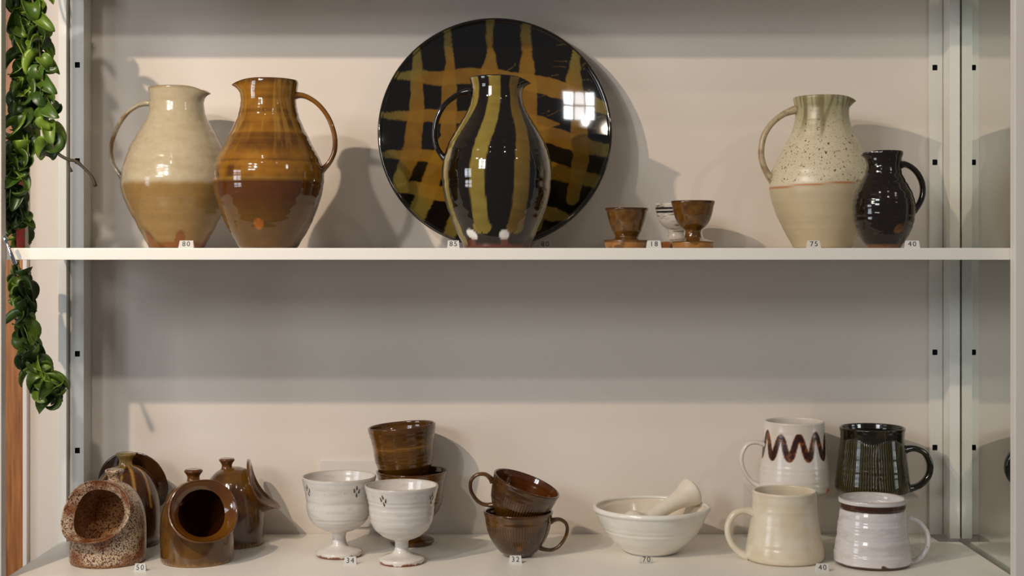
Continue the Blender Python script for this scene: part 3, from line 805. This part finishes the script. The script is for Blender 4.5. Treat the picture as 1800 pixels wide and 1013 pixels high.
M_pig3 = glaze('salt_pig_brown', 0.12, 0.5, 0.1, 0.25, 60)
def mk_brown(sd):
    def f(th, hr, V, inn, nm):
        n = fbm(V, (35, 35, 25), sd)
        C = mixc(np.tile(lin((100, 68, 20)), (len(V), 1)), lin((70, 40, 11)), sstep(0.35, 0.65, n))
        if nm == 'body':
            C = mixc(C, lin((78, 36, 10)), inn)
            C = mixc(C, lin((150, 110, 56)), sstep(0.035, 0.02, hr) * (1 - inn))
        if nm in ('rim', 'knob'): C = mixc(C, lin((104, 58, 16)), np.full(len(V), 0.5))
        return C
    return f
salt_pig('salt_pig', (X(347, 2.20), 2.20, FZ), 'shiny brown salt pig with its mouth open towards the goblets, in front', 0.0560, 0.124, R_(24), R_(25), M_pig3, mk_brown(5), alpha=46, flare=0.22, squash=0.4, ext=(0.08, 0.32), knob=(-0.06, 0.24), ks=1.0)
salt_pig('salt_pig', (X(410, 2.325), 2.325, FZ), 'shiny brown salt pig seen from the side behind the other brown one', 0.0505, 0.126, R_(97), R_(28), M_pig3, mk_brown(15), alpha=44, flare=0.20, top_up=1.1, ext=(0.12, 0.55), knob=(-0.05, 0.20), ks=1.0)

# ------------------------------------------------------------------ goblets
M_gobw = glaze('white_tin_glaze', 0.22, 0.25, 0.12, 0.06, 80, speck=[(300, 0.70, 0.73, (96, 76, 58))])
M_gobb = glaze('brown_goblet_glaze', 0.12, 0.5, 0.08, 0.2, 60)
GP = [(895, 138), (880, 145), (866, 145), (856, 128), (845, 92), (834, 62), (820, 49), (795, 43), (765, 43), (752, 50), (743, 66), (733, 95), (712, 132), (682, 166), (640, 191), (595, 203), (545, 206), (495, 213), (455, 222), (420, 231), (400, 235)]
def goblet(px, Y, label, marks, mat, kind, seed, scale=1.0, zb=FZ, rot=(0, 0, 0), dz=0.0, rs=1.0, hs=1.0):
    S = 0.2793 * 2.236 / F * scale
    root = empty('goblet', (X(px, Y), Y, zb), label, 'goblet', 'white footed goblets' if kind == 'white' else 'brown footed goblets', rot)
    prof = [(r * S * rs, (895 - y) * S * hs) for y, r in GP]
    def pt(th, h, u, y, fl, V):
        zy = 895 - h / S / hs
        n = fbm(V, (40, 40, 200), seed)
        if kind == 'white':
            C = mixc(np.tile(lin((214, 208, 200)), (len(h), 1)), lin((184, 175, 163)), sstep(0.5, 0.75, n) * 0.35)
            edge = 872 + 9 * np.sign(np.sin(th * 7 + seed)) * (fbm(V, 70, seed) > 0.42)
            C = mixc(C, lin((122, 66, 34)), sstep(-3, 3, zy - 882 - 34 * (fbm(np.stack([th * .03, th * 0, th * 0], 1), 150, seed) - 0.5)) * (fl == 0))
            C = mixc(C, lin((170, 150, 126)), (fl == 1) * 0.5)
            for az in marks:
                d = np.angle(np.exp(1j * (th - az))) * 215
                for ox, oy, tl in ((-19, 2, 0.15), (-4, -14, 0.12), (14, 10, -0.1), (-1, 32, 0.12)):
                    e = stroke(d, zy, [(ox - tl * 16, 440 + oy - 9 + 14), (ox + tl * 16, 440 + oy + 9 + 14)], [3.6, 5.4])
                    C = mixc(C, lin((168, 140, 78)), sstep(-6, 0, e) * 0.4 * (fl == 0))
                    C = mixc(C, lin((34, 28, 20)), sstep(-1.5, 1.5, e) * (fl == 0))
        else:
            C = mixc(np.tile(lin((94, 60, 16)), (len(h), 1)), lin((66, 39, 10)), sstep(0.3, 0.8, fbm(V, (30, 30, 60), seed)))
            C = mixc(C, lin((150, 104, 44)), np.exp(-((zy - 525) / 16) ** 2) * sstep(0.4, 0.6, fbm(V, (30, 30, 900), seed)) * 0.6 * (fl == 0))
            C = mixc(C, lin((64, 32, 10)), (fl == 1) * 0.6)
        return C
    rows = lathe_rows(prof, 0.0035, (895 - 715) * S * hs, n_out=120, n_in=50)
    h1 = (895 - 845) * S * hs; h2 = (895 - 748) * S * hs
    build_lathe(root, rows, mat, pt, parts=[('foot', -1, h1), ('stem', h1, h2), ('bowl', h2, 1e9)], ripple=0.0008, rip_freq=330, seed=seed, wobble=0.004, ns=400 if kind == 'white' else NS)
    return root
goblet(596, 2.236, 'white goblet with dark brush marks standing beside the brown salt pigs', (R_(-53), R_(37), R_(127), R_(217)), M_gobw, 'white', 5)
goblet(706, 2.185, 'white goblet with dark brush marks standing in front of the brown goblets', (R_(-26), R_(64), R_(154), R_(244)), M_gobw, 'white', 8, scale=0.965, hs=0.99)
gD = goblet(724, 2.325, 'brown goblet standing on the shelf with another inside it', (), M_gobb, 'brown', 12, scale=0.995, hs=0.96)
Sg = 0.2793 * 2.236 / F
goblet(717, 2.325, 'brown goblet tilted inside the rim of the lower brown goblet', (), M_gobb, 'brown', 16, scale=0.955, zb=FZ + 0.0640, rot=(0, R_(-4.5), 0), hs=1.09)

# ------------------------------------------------------------------ cups
M_cup = glaze('brown_cup_glaze', 0.12, 0.5, 0.1, 0.2, 60, ribs=74, rib_col=(62, 32, 8))
CUPP = [(860, 110), (852, 114), (838, 132), (815, 158), (780, 187), (740, 213), (700, 235), (650, 251), (600, 261), (550, 269), (524, 275), (510, 278)]
SC = 0.2202 * 2.235 / F
def cup(loc, label, rot, hpts, seed, spotmark, az=0.0):
    root = empty('cup', loc, label, 'cup', 'ribbed brown cups', rot)
    def pt(th, h, u, y, fl, V):
        zy = 860 - h / SC; zx = u / SC
        n = fbm(V, (40, 40, 50), seed)
        C = mixc(np.tile(lin((90, 57, 14)), (len(h), 1)), lin((62, 36, 9)), sstep(0.35, 0.7, n))
        if spotmark: C = mixc(C, lin((146, 90, 42)), sstep(3, -3, np.hypot(zx - 5, zy - 770) - 24) * (np.cos(th) > 0) * (fl == 0))
        C = mixc(C, lin((56, 26, 8)), (fl == 1) * 0.6)
        C = mixc(C, lin((90, 40, 12)), (fl == 2) * 0.5)
        return C
    rows = lathe_rows([(r * SC, (860 - y) * SC) for y, r in CUPP], 0.0035, 0.006, n_out=90, n_in=46)
    mk = lambda th, h, fl: (fl == 0) * sstep(590, 625, 860 - h / SC) * sstep(835, 800, 860 - h / SC) * 1.0
    build_lathe(root, rows, M_cup, pt, ripple=0.0004, seed=seed, mask=mk)
    handle(root, [((x - 460) * SC, (860 - y) * SC) for x, y in hpts], 15 * SC, 26 * SC, M_cup, pt, mk=0.0, az=az)
    return root
cl = (X(911.3, 2.235), 2.235, FZ)
cup(cl, 'brown ribbed cup standing on the shelf under the tilted cup', (0, 0, 0), [(712, 592), (745, 574), (795, 572), (838, 602), (850, 655), (830, 722), (782, 786), (722, 814), (655, 806), (615, 785)], 51, True)
tl = R_(20)
# the upper cup leans in the lower cup's mouth
bx, bz = cl[0] + (412 - 460) * SC, FZ + (860 - 612) * SC
cup((bx - 0.001, 2.238, bz), 'brown ribbed cup tilted in the mouth of the lower cup', (R_(6), tl, 0), [(200, 590), (172, 566), (120, 552), (62, 580), (36, 640), (60, 712), (120, 766), (178, 786), (235, 776), (290, 750)], 57, False)

# ------------------------------------------------------------------ mortar bowl and pestle
M_bowl = glaze('white_bowl_glaze', 0.22, 0.25, 0.06, 0.04, 50)
Sb = 0.1807 * 2.262 / F
bl = (X(1144.5, 2.262), 2.262, FZ)
def pt_bowl(th, h, u, y, fl, V):
    n = fbm(V, (25, 25, 60), 5)
    C = mixc(np.tile(lin((232, 228, 218)), (len(h), 1)), lin((218, 208, 190)), sstep(0.4, 0.75, n) * 0.5)
    return mixc(C, lin((214, 196, 166)), (fl == 2) * 0.5)
root = empty('mortar_bowl', bl, 'wide white mortar bowl with a pouring lip', 'bowl')
rows = lathe_rows([(r * Sb, h * Sb) for h, r in [(0, 225), (12, 250), (35, 285), (80, 335), (130, 388), (180, 432), (215, 458), (235, 466), (260, 484), (320, 517), (370, 540), (395, 548), (405, 558), (420, 568), (434, 566)]], 0.0065, 0.008, n_out=80, n_in=50)
build_lathe(root, rows, M_bowl, pt_bowl, spout=(R_(68), 0.20, 26 * Sb, 110 * Sb, -14 * Sb), ripple=0.0006, seed=33)

ps = 0.1807 * 2.29 / F
# axis from the knob end resting on the lip down to the grinding end inside
Ak = Vector((X(1020 + 1075 * .1807, 2.29), 2.29, Z(830 + 222 * .1807, 2.29) + 0.003))
Ag = Vector((X(1020 + 560 * .1807, 2.24), 2.245, FZ + 0.044))
Ak.x -= 0.002; Ag.x -= 0.002
axd = (Ak - Ag); Lp = axd.length; axd.normalize()
root = empty('pestle', Ag, 'white pestle leaning in the mortar bowl', 'pestle')
root.rotation_mode = 'QUATERNION'; root.rotation_quaternion = axd.to_track_quat('Z', 'Y')
pp = catmull([(0.002, -0.024), (0.012, -0.022), (0.0215, -0.014), (0.0260, -0.003), (0.0240, 0.007), (0.017, 0.0145), (0.0120, 0.022), (0.0112, 0.032), (0.0115, 0.048), (0.0122, Lp - 0.042), (0.0140, Lp - 0.028), (0.0172, Lp - 0.014), (0.0215, Lp - 0.003), (0.0232, Lp + 0.003), (0.0222, Lp + 0.0065), (0.013, Lp + 0.0115), (0.001, Lp + 0.013)], 90)
def pest(name, sel):
    q = pp[sel]; n2 = 56; th = np.linspace(0, 2 * np.pi, n2, endpoint=False)
    V = np.array([(r * math.sin(t), -r * math.cos(t), h) for r, h in q for t in th])
    fc = [(i * n2 + j, i * n2 + (j + 1) % n2, (i + 1) * n2 + (j + 1) % n2, (i + 1) * n2 + j) for i in range(len(q) - 1) for j in range(n2)]
    C = mixc(np.tile(lin((230, 222, 206)), (len(V), 1)), lin((214, 202, 178)), fbm(V, 60, 3) * 0.7)
    mesh_obj(name, V, fc, M_pest, root, True, C, np.ones(len(V)))
M_pest = glaze('pestle_bisque', 0.5, 0.0, 0.08, 0.04, 80)
hcut = np.searchsorted(pp[:, 1], 0.012)
pest('grinding_head', slice(0, 26)); pest('shaft', slice(25, 68)); pest('grip', slice(67, 90))

# ------------------------------------------------------------------ clear riser and mugs
RZ = Z(862, 2.325)
rx0, rx1 = X(1322, 2.30), X(1607, 2.30)
root = empty('riser', (0.5 * (rx0 + rx1), 2.325, FZ), 'clear acrylic riser carrying the upper two mugs', 'riser')
hw = 0.5 * (rx1 - rx0)
box('top', (-hw, hw, -0.062, 0.066, RZ - FZ - 0.003, RZ - FZ), M_acryl, root, bev=0.0006)
for s in (-1, 1):
    box('leg', (s * hw - (0.003 if s > 0 else 0), s * hw + (0.003 if s < 0 else 0), -0.062, 0.066, 0, RZ - FZ - 0.0032), M_acryl, root, bev=0.0006)

KM = 0.2891
def mug(px, Y, zb, label, prof, y0, hpts, cx, mat, paint, ha, hb, seed, ripple=0.0004, parts=None, rotz=0.0, mask=None, hmk=1.0, wob=0.004):
    S = KM * Y / F
    root = empty('mug', (X(px, Y), Y, zb), label, 'mug', None)
    rows = lathe_rows([(r * S, max(0, y0 - y) * S) for y, r in prof], 0.0042, 0.007, n_out=100, n_in=44)
    pf = lambda th, h, u, y, fl, V: paint(th, y0 - h / S, u / S + cx, fl, V)
    build_lathe(root, rows, mat, pf, ripple=ripple, rip_freq=240, seed=seed, mask=mask and (lambda th, h, fl: mask(th, y0 - h / S, fl)), wobble=wob)
    handle(root, [((x - cx) * S, (y0 - y) * S) for x, y in hpts], ha * S, hb * S, mat, pf, mk=hmk)
    return root

M_mugc = glaze('cream_mug_glaze', 0.25, 0.2, 0.08, 0.05, 50, speck=[(120, 0.74, 0.76, (120, 96, 64))])
def pt_mugc(th, zy, zx, fl, V):
    n = fbm(V, 30, 3)
    C = mixc(np.tile(lin((218, 208, 186)), (len(V), 1)), lin((206, 188, 154)), sstep(0.38, 0.7, n) * 0.6)
    return mixc(C, lin((150, 128, 92)), sstep(912, 918, zy) * (fl == 0) * 0.7)
mug(1379, 2.21, FZ, 'plain cream mug standing below the zigzag mug',
    [(924, 222), (918, 230), (900, 237), (870, 236), (840, 231), (800, 224), (750, 214), (700, 206), (650, 199), (600, 195), (550, 193), (525, 193), (513, 194)], 924,
    [(262, 646), (238, 634), (190, 630), (138, 652), (105, 705), (99, 760), (115, 815), (148, 862), (192, 896), (222, 906)], 445, M_mugc, pt_mugc, 19, 30, 61)

M_mugw = glaze('white_mug_glaze', 0.16, 0.35, 0.08, 0.05, 70, speck=[(260, 0.70, 0.73, (110, 92, 78))])
def pt_mugw(th, zy, zx, fl, V):
    n = fbm(V, (40, 40, 120), 6)
    C = mixc(np.tile(lin((212, 207, 204)), (len(V), 1)), lin((180, 172, 164)), sstep(0.5, 0.75, n) * 0.4)
    w = 5 * (fbm(V, 160, 4) - 0.5)
    C = mixc(C, lin((64, 34, 18)), sstep(559, 563, zy) * sstep(606 + w, 600 + w, zy) * (fl == 0))
    ed = 918 + 10 * (fbm(np.stack([th * .03, th * 0, th * 0], 1), 80, 9) - 0.5) - 14 * np.exp(-((th - 0.03) / 0.09) ** 2)
    C = mixc(C, lin((70, 46, 30)), sstep(-2, 3, zy - ed) * (fl == 0))
    return mixc(C, lin((150, 130, 116)), (fl == 1) * 0.5)
mug(1533.5, 2.18, FZ, 'white mug with a brown band under the rim, below the dark mug',
    [(936, 222), (928, 228), (915, 233), (900, 230), (860, 229), (820, 221), (790, 220), (750, 211), (715, 210), (680, 202), (640, 199), (610, 193), (597, 190), (590, 198), (570, 199), (555, 201), (543, 201)], 936,
    [(1150, 676), (1172, 668), (1225, 666), (1280, 700), (1316, 765), (1312, 835), (1280, 890), (1235, 925), (1190, 938)], 980, M_mugw, pt_mugw, 14, 26, 65, ripple=0.0012)

M_mugz = glaze('zigzag_mug_glaze', 0.25, 0.2, 0.06, 0.04, 60)
def pt_mugz(th, zy, zx, fl, V):
    n = fbm(V, 30, 6)
    C = mixc(np.tile(lin((220, 213, 204)), (len(V), 1)), lin((204, 192, 174)), sstep(0.4, 0.7, n) * 0.6)
    d = (np.mod(th + 0.05, np.pi) - np.pi / 2) * 1.0
    sx = th * 190
    zig = np.full(len(V), -99.0)
    pts = [tuple(q) for q in catmull([(-405 + 56.5 * i, (124 + 8 * (i % 3) if i % 2 else 268)) for i in range(15)], 120)]
    xx = np.mod(sx + 190 * np.pi, 2 * 190 * np.pi) - 190 * np.pi
    wv = 5 * (fbm(V, 90, 3) - 0.5)
    zig = stroke(xx + wv, zy, pts, [15 + 5 * (q[1] - 124) / 144 for q in pts])
    n2 = fbm(V, 110, 9)
    C = mixc(C, lin((150, 84, 26)), sstep(-5, 1, zig) * (fl == 0))
    C = mixc(C, mixc(np.tile(lin((52, 24, 14)), (len(V), 1)), lin((118, 64, 24)), sstep(0.5, 0.7, n2)), sstep(-1, 3, zig) * (fl == 0))
    dk = np.minimum(np.abs(xx), 1e9)
    sp = np.full(len(V), 99.0)
    for a in (-135, 32, 190, 330, 480, -300, -450):
        sp = np.minimum(sp, np.hypot(xx - a, zy - 476) - 24)
    return mixc(C, lin((196, 104, 36)), sstep(2, -2, sp) * (fl == 0))
mug(1396.5, 2.325, RZ, 'white mug with a brown painted zigzag',
    [(484, 205), (478, 210), (465, 213), (430, 213), (390, 210), (340, 205), (290, 199), (240, 194), (190, 189), (140, 185), (100, 183), (80, 182), (68, 183)], 484,
    [(345, 212), (322, 204), (270, 192), (222, 206), (190, 255), (186, 315), (208, 380), (250, 432), (300, 462)], 508, M_mugz, pt_mugz, 13, 28, 71)

M_mugg = glaze('dark_ribbed_glaze', 0.13, 0.4, 0.1, 0.3, 60, ribs=88, rib_col=(84, 74, 26))
def pt_mugg(th, zy, zx, fl, V):
    n = fbm(V, 60, 6)
    C = mixc(np.tile(lin((24, 20, 9)), (len(V), 1)), lin((52, 46, 18)), sstep(0.5, 0.75, n) * 0.7)
    return C
mkg = lambda th, zy, fl: (fl == 0) * sstep(160, 185, zy + 14 * np.sin(th * 5)) * sstep(478, 455, zy + 10 * np.sin(th * 7)) * 1.0
mug(1533.5, 2.32, RZ, 'dark green black mug with fine vertical ribs',
    [(484, 212), (478, 219), (462, 224), (430, 222), (390, 217), (340, 211), (290, 205), (240, 199), (200, 194), (160, 191), (130, 192), (112, 196), (103, 197)], 484,
    [(1160, 246), (1185, 230), (1240, 227), (1298, 255), (1330, 320), (1322, 390), (1280, 442), (1225, 466), (1170, 470)], 981, M_mugg, pt_mugg, 19, 28, 75, mask=mkg, hmk=0.0)

# ------------------------------------------------------------------ price tags
def price_tag(txt, px, py, Y, w_px, label, clear=False, zb=None, yaw=0.0, h_px=13):
    zb = SHZ if zb is None else zb
    s = Y / F
    w = w_px * s * 0.5; hgt = h_px * s; d = 0.0045
    root = empty('price_tag', (X(px, Y), Y, zb), label, 'price tag', 'small price tags', rot=(0, 0, yaw))
    b = 0.86
    V = [(-w, -d, 0), (w, -d, 0), (w, d, 0), (-w, d, 0), (-w * b, -d * 0.35, hgt), (w * b, -d * 0.35, hgt), (w * b, d * 0.35, hgt), (-w * b, d * 0.35, hgt)]
    fc = [(0, 3, 2, 1), (4, 5, 6, 7), (0, 1, 5, 4), (1, 2, 6, 5), (2, 3, 7, 6), (3, 0, 4, 7)]
    mesh_obj('block', V, fc, M_tagclear if clear else M_tag, root, False)
    cu = bpy.data.curves.new('digits', 'FONT'); cu.body = txt; cu.size = hgt * 0.98; cu.align_x = 'CENTER'; cu.align_y = 'CENTER'; cu.space_character = 1.25
    cu.resolution_u = 3
    to = bpy.data.objects.new('digits_tmp', cu); col.objects.link(to)
    dg = bpy.context.evaluated_depsgraph_get(); dg.update()
    me = bpy.data.meshes.new_from_object(to.evaluated_get(dg))
    bpy.data.objects.remove(to); bpy.data.curves.remove(cu)
    me.materials.clear(); me.materials.append(M_black)
    o = bpy.data.objects.new('digits', me); col.objects.link(o); o.parent = root
    lean = math.atan2(d * 0.65, hgt)
    o.rotation_euler = (R_(90) - lean, 0, 0)
    o.location = (0, -d * 0.66 - 0.0003, hgt * 0.52)
    return root
price_tag('80', 328, 434, 2.115, 27, 'price tag reading 80 in front of the cream jug')
price_tag('85', 797, 434, 2.110, 22, 'price tag reading 85 at the foot of the striped jug')
price_tag('80', 958, 434, 2.20, 24, 'clear price tag reading 80 in front of the round dish', True)
price_tag('18', 1149, 434, 2.11, 26, 'price tag reading 18 between the egg cups')
price_tag('75', 1430, 434, 2.12, 24, 'price tag reading 75 in front of the speckled jug')
price_tag('40', 1603, 434, 2.11, 27, 'price tag reading 40 beside the small dark jug', yaw=R_(-10))
def lowY(py): return -FZ * F / (py - HZ)
price_tag('50', 247, 1005, lowY(1004), 21, 'price tag reading 50 beside the speckled salt pig', zb=FZ)
price_tag('34', 616, 993, lowY(992), 23, 'price tag reading 34 in front of the white goblets', zb=FZ)
price_tag('32', 906, 992, lowY(990), 23, 'price tag reading 32 in front of the brown cups', zb=FZ)
price_tag('70', 1136, 990, lowY(990), 24, 'clear price tag reading 70 in front of the mortar bowl', True, zb=FZ)
price_tag('40', 1445, 1005, lowY(1004), 23, 'price tag reading 40 between the cream mug and the banded mug', zb=FZ)

# ------------------------------------------------------------------ chrome rod, booklets
ra = Vector((X(11, 2.05), 2.05, Z(424, 2.05))); rb = Vector((X(26.5, 2.045), 2.045, Z(465, 2.045)))
d = (rb - ra); L = d.length
root = empty('chrome_rod', ra, 'short chrome rod sticking out from the white post at the shelf end', 'rod')
root.rotation_mode = 'QUATERNION'; root.rotation_quaternion = d.to_track_quat('Z', 'Y')
def cyl(name, r0, r1, z0, z1, parent, mat, n=20):
    pts = [(0.0001, z0), (r0 * 0.85, z0), (r0, z0 + 0.0006), (r1, z1 - 0.0006), (r1 * 0.85, z1), (0.0001, z1)]
    V = [(r * math.cos(2 * math.pi * k / n), r * math.sin(2 * math.pi * k / n), z) for r, z in pts for k in range(n)]
    fc = [(i * n + k, i * n + (k + 1) % n, (i + 1) * n + (k + 1) % n, (i + 1) * n + k) for i in range(len(pts) - 1) for k in range(n)]
    return mesh_obj(name, V, fc, mat, parent)
cyl('shank', 0.0016, 0.0034, 0.0, L, root, M_chrome)
cyl('collar', 0.0030, 0.0030, -0.008, 0.002, root, M_chrome)

tag(box('booklet', (-0.7418, -0.7385, 2.128, 2.158, SHZ, SHZ + 0.126), M_red, bev=0.0005), 'thin red booklet standing on the shelf end behind the plant', 'booklet')
tag(box('booklet', (-0.7418, -0.7392, 2.1595, 2.176, SHZ, SHZ + 0.118), M_white_card, bev=0.0005), 'thin white booklet standing next to the red one', 'booklet')

# ------------------------------------------------------------------ hanging plant
m, nt, bs = nodes_of('waxy_leaf'); M_leaf = m
oi = nn(nt, 'ShaderNodeObjectInfo'); cr = nn(nt, 'ShaderNodeValToRGB')
cr.color_ramp.elements[0].color = (*lin((28, 46, 12)), 1); cr.color_ramp.elements[1].color = (*lin((130, 154, 46)), 1)
e = cr.color_ramp.elements.new(0.55); e.color = (*lin((68, 96, 26)), 1)
tc = nn(nt, 'ShaderNodeTexCoord'); nz = nn(nt, 'ShaderNodeTexNoise'); nz.inputs['Scale'].default_value = 70
nt.links.new(tc.outputs['Object'], nz.inputs['Vector'])
mx = nn(nt, 'ShaderNodeMath', operation='MULTIPLY_ADD'); mx.inputs[1].default_value = 0.5
nt.links.new(nz.outputs['Fac'], mx.inputs[0]); 
sb = nn(nt, 'ShaderNodeMath', operation='MULTIPLY_ADD'); sb.inputs[1].default_value = 0.85; sb.inputs[2].default_value = -0.18
nt.links.new(oi.outputs['Random'], sb.inputs[0]); nt.links.new(sb.outputs[0], mx.inputs[2])
nt.links.new(mx.outputs[0], cr.inputs[0]); nt.links.new(cr.outputs[0], bs.inputs['Base Color'])
bs.inputs['Roughness'].default_value = 0.36
bs.inputs['Subsurface Weight'].default_value = 0.0
M_stem = paint_mat('plant_stem', (96, 92, 44), 0.6, 0.2, 120, 0.2)
M_twig = paint_mat('bare_twig', (52, 44, 24), 0.7, 0.25, 160, 0.3)

def leaf_mesh(i, L, W, curl, cup, twist):
    ns_, nt_ = 11, 9
    V = []
    rs = random.Random(i)
    for a in range(ns_):
        s = a / (ns_ - 1)
        w = W * max(0.03, math.sin(math.pi * min(1, 0.04 + s * 0.96) ** 0.85) ** 0.75)
        ang = curl * s ** 1.2
        # centre line bends
        cx = L * (math.sin(ang) / curl if abs(curl) > 0.01 else s)
        cz = -L * ((1 - math.cos(ang)) / curl if abs(curl) > 0.01 else 0)
        tx, tz = math.cos(ang), -math.sin(ang)
        nx, nz_ = math.sin(ang), math.cos(ang)
        tw = twist * s
        for b in range(nt_):
            t = -1 + 2 * b / (nt_ - 1)
            k = cup * (0.6 + 0.4 * math.sin(math.pi * s))
            yy = w * math.sin(t * k) / k; up = w * (1 - math.cos(t * k)) / k
            y2 = yy * math.cos(tw) - up * math.sin(tw); u2 = yy * math.sin(tw) + up * math.cos(tw)
            V.append((cx + nx * u2, y2, cz + nz_ * u2))
    fc = [(a * nt_ + b, (a + 1) * nt_ + b, (a + 1) * nt_ + b + 1, a * nt_ + b + 1) for a in range(ns_ - 1) for b in range(nt_ - 1)]
    me = bpy.data.meshes.new('leaf'); me.from_pydata(V, [], fc); me.materials.append(M_leaf)
    me.polygons.foreach_set('use_smooth', [True] * len(me.polygons))
    # thickness
    import bmesh
    bm = bmesh.new(); bm.from_mesh(me)
    bmesh.ops.solidify(bm, geom=list(bm.faces), thickness=0.0011)
    bm.normal_update(); bm.to_mesh(me); bm.free()
    me.polygons.foreach_set('use_smooth', [True] * len(me.polygons))
    return me
LM = [leaf_mesh(1, 0.046, 0.0175, 1.5, 1.3, 0.5), leaf_mesh(2, 0.046, 0.0180, 2.6, 1.3, -0.7), leaf_mesh(3, 0.038, 0.0170, -2.2, 1.1, 0.9),
      leaf_mesh(4, 0.050, 0.0170, 1.0, 1.5, 0.4), leaf_mesh(5, 0.046, 0.0165, 3.4, 1.0, -0.4), leaf_mesh(6, 0.044, 0.0180, 2.2, 1.0, 1.1)]

def tube(name, P, rad, mat, parent, n=8):
    P = np.array(P); T = np.gradient(P, axis=0); T /= np.linalg.norm(T, axis=1)[:, None]
    V = []
    for i in range(len(P)):
        a = np.cross(T[i], (0, 1, 0.2)); a /= np.linalg.norm(a); b = np.cross(T[i], a)
        r = rad[i] if hasattr(rad, '__len__') else rad
        for k in range(n):
            q = 2 * math.pi * k / n
            V.append(P[i] + r * (math.cos(q) * a + math.sin(q) * b))
    m_ = len(P)
    fc = [(i * n + k, i * n + (k + 1) % n, (i + 1) * n + (k + 1) % n, (i + 1) * n + k) for i in range(m_ - 1) for k in range(n)]
    fc += [tuple(range(n))[::-1], tuple(range((m_ - 1) * n, m_ * n))]
    return mesh_obj(name, V, fc, mat, parent)

def P3(px, py, Y): return (X(px, Y), Y, Z(py, Y))
proot = empty('hanging_plant', P3(40, -70, 2.14), 'trailing plant with curled green leaves hanging at the shelf end', 'plant')
po = np.array(proot.location)
vine1 = catmull([P3(-35, -140, 2.13), P3(-18, -75, 2.13), P3(30, -20, 2.13), P3(42, 15, 2.13), P3(45, 80, 2.12), P3(42, 150, 2.12), P3(38, 220, 2.12), P3(26, 290, 2.105), P3(25, 345, 2.10), P3(26, 385, 2.125), P3(28, 414, 2.185), P3(31, 442, 2.218), P3(33, 470, 2.22), P3(38, 500, 2.21), P3(42, 560, 2.19), P3(50, 610, 2.17), P3(70, 655, 2.15), P3(96, 700, 2.14)], 130)
vine2 = catmull([P3(-32, -140, 2.12), P3(-14, -75, 2.12), P3(48, -18, 2.12), P3(62, 30, 2.11), P3(72, 110, 2.10), P3(80, 180, 2.09), P3(86, 225, 2.085), P3(92, 255, 2.08)], 50)
tube('stem', vine1 - po, 0.0017, M_stem, proot)
tube('stem', vine2 - po, 0.0016, M_stem, proot)
tw = catmull([P3(90, 250, 2.08), P3(100, 268, 2.078), P3(118, 280, 2.075), P3(134, 284, 2.07), P3(150, 298, 2.068), P3(162, 312, 2.066), P3(168, 328, 2.066)], 40)
twr = [0.0027 - 0.0008 * i / 39 + 0.0007 * math.exp(-((i - 22) / 1.6) ** 2) + 0.0009 * math.exp(-((i - 38) / 4) ** 2) for i in range(40)]
tube('twig', tw - po, twr, M_twig, proot)
tw2 = catmull([P3(119, 280, 2.075), P3(121, 290, 2.073), P3(126, 302, 2.072)], 12)
tube('twig', tw2 - po, [0.0012 + 0.0009 * (i / 11) ** 2 for i in range(12)], M_twig, proot)

rng = random.Random(21)
def put_leaf(base, az, down, roll, k, sc):
    """leaf leaving the stem towards azimuth az (0 = to the right, -90 = to the viewer), tipped down"""
    o = bpy.data.objects.new('leaf', LM[k]); col.objects.link(o); o.parent = proot
    d = Vector((math.cos(az) * math.cos(down), math.sin(az) * math.cos(down), -math.sin(down)))
    q = d.to_track_quat('X', 'Z')
    o.rotation_mode = 'QUATERNION'
    from mathutils import Quaternion
    o.rotation_quaternion = q @ Quaternion((1, 0, 0), roll)
    o.location = Vector(base) - Vector(po)
    o.scale = (sc, sc, sc)
n = 0
for i in range(3, 129):
    t = i / 129.0
    b = vine1[i]
    py = HZ - b[2] / b[1] * F
    cnt = 1
    if py < -28: continue
    if py < 400 or py > 480: cnt = 2
    if py > 655: cnt = 4
    for c in range(cnt):
        az = n * 2.4 + rng.uniform(-0.4, 0.4)
        near_shelf = 418 < py < 474
        d = Vector((math.cos(az), math.sin(az), 0))
        if near_shelf and d.x > -0.2: az = math.pi - az if math.cos(az) > 0 else az
        sc = rng.uniform(0.72, 1.0) * (1.22 if py < 250 else 0.98) * (0.75 if near_shelf else 1)
        if math.cos(az) < -0.3 and py < 600: sc *= 0.8
        dn = rng.uniform(-0.3, 0.9)
        if 360 < py <= 418: dn = rng.uniform(-0.6, 0.0); sc *= 0.85
        if 474 <= py < 505: dn = rng.uniform(0.2, 0.9)
        put_leaf(b, az, dn, rng.uniform(-0.9, 0.9), rng.randrange(6), sc)
        n += 1
for i in range(14, 50, 1):
    b = vine2[i]
    az = n * 2.4 + rng.uniform(-0.4, 0.4)
    put_leaf(b, az, rng.uniform(-0.3, 0.9), rng.uniform(-0.9, 0.9), rng.randrange(6), rng.uniform(0.7, 0.95))
    n += 1
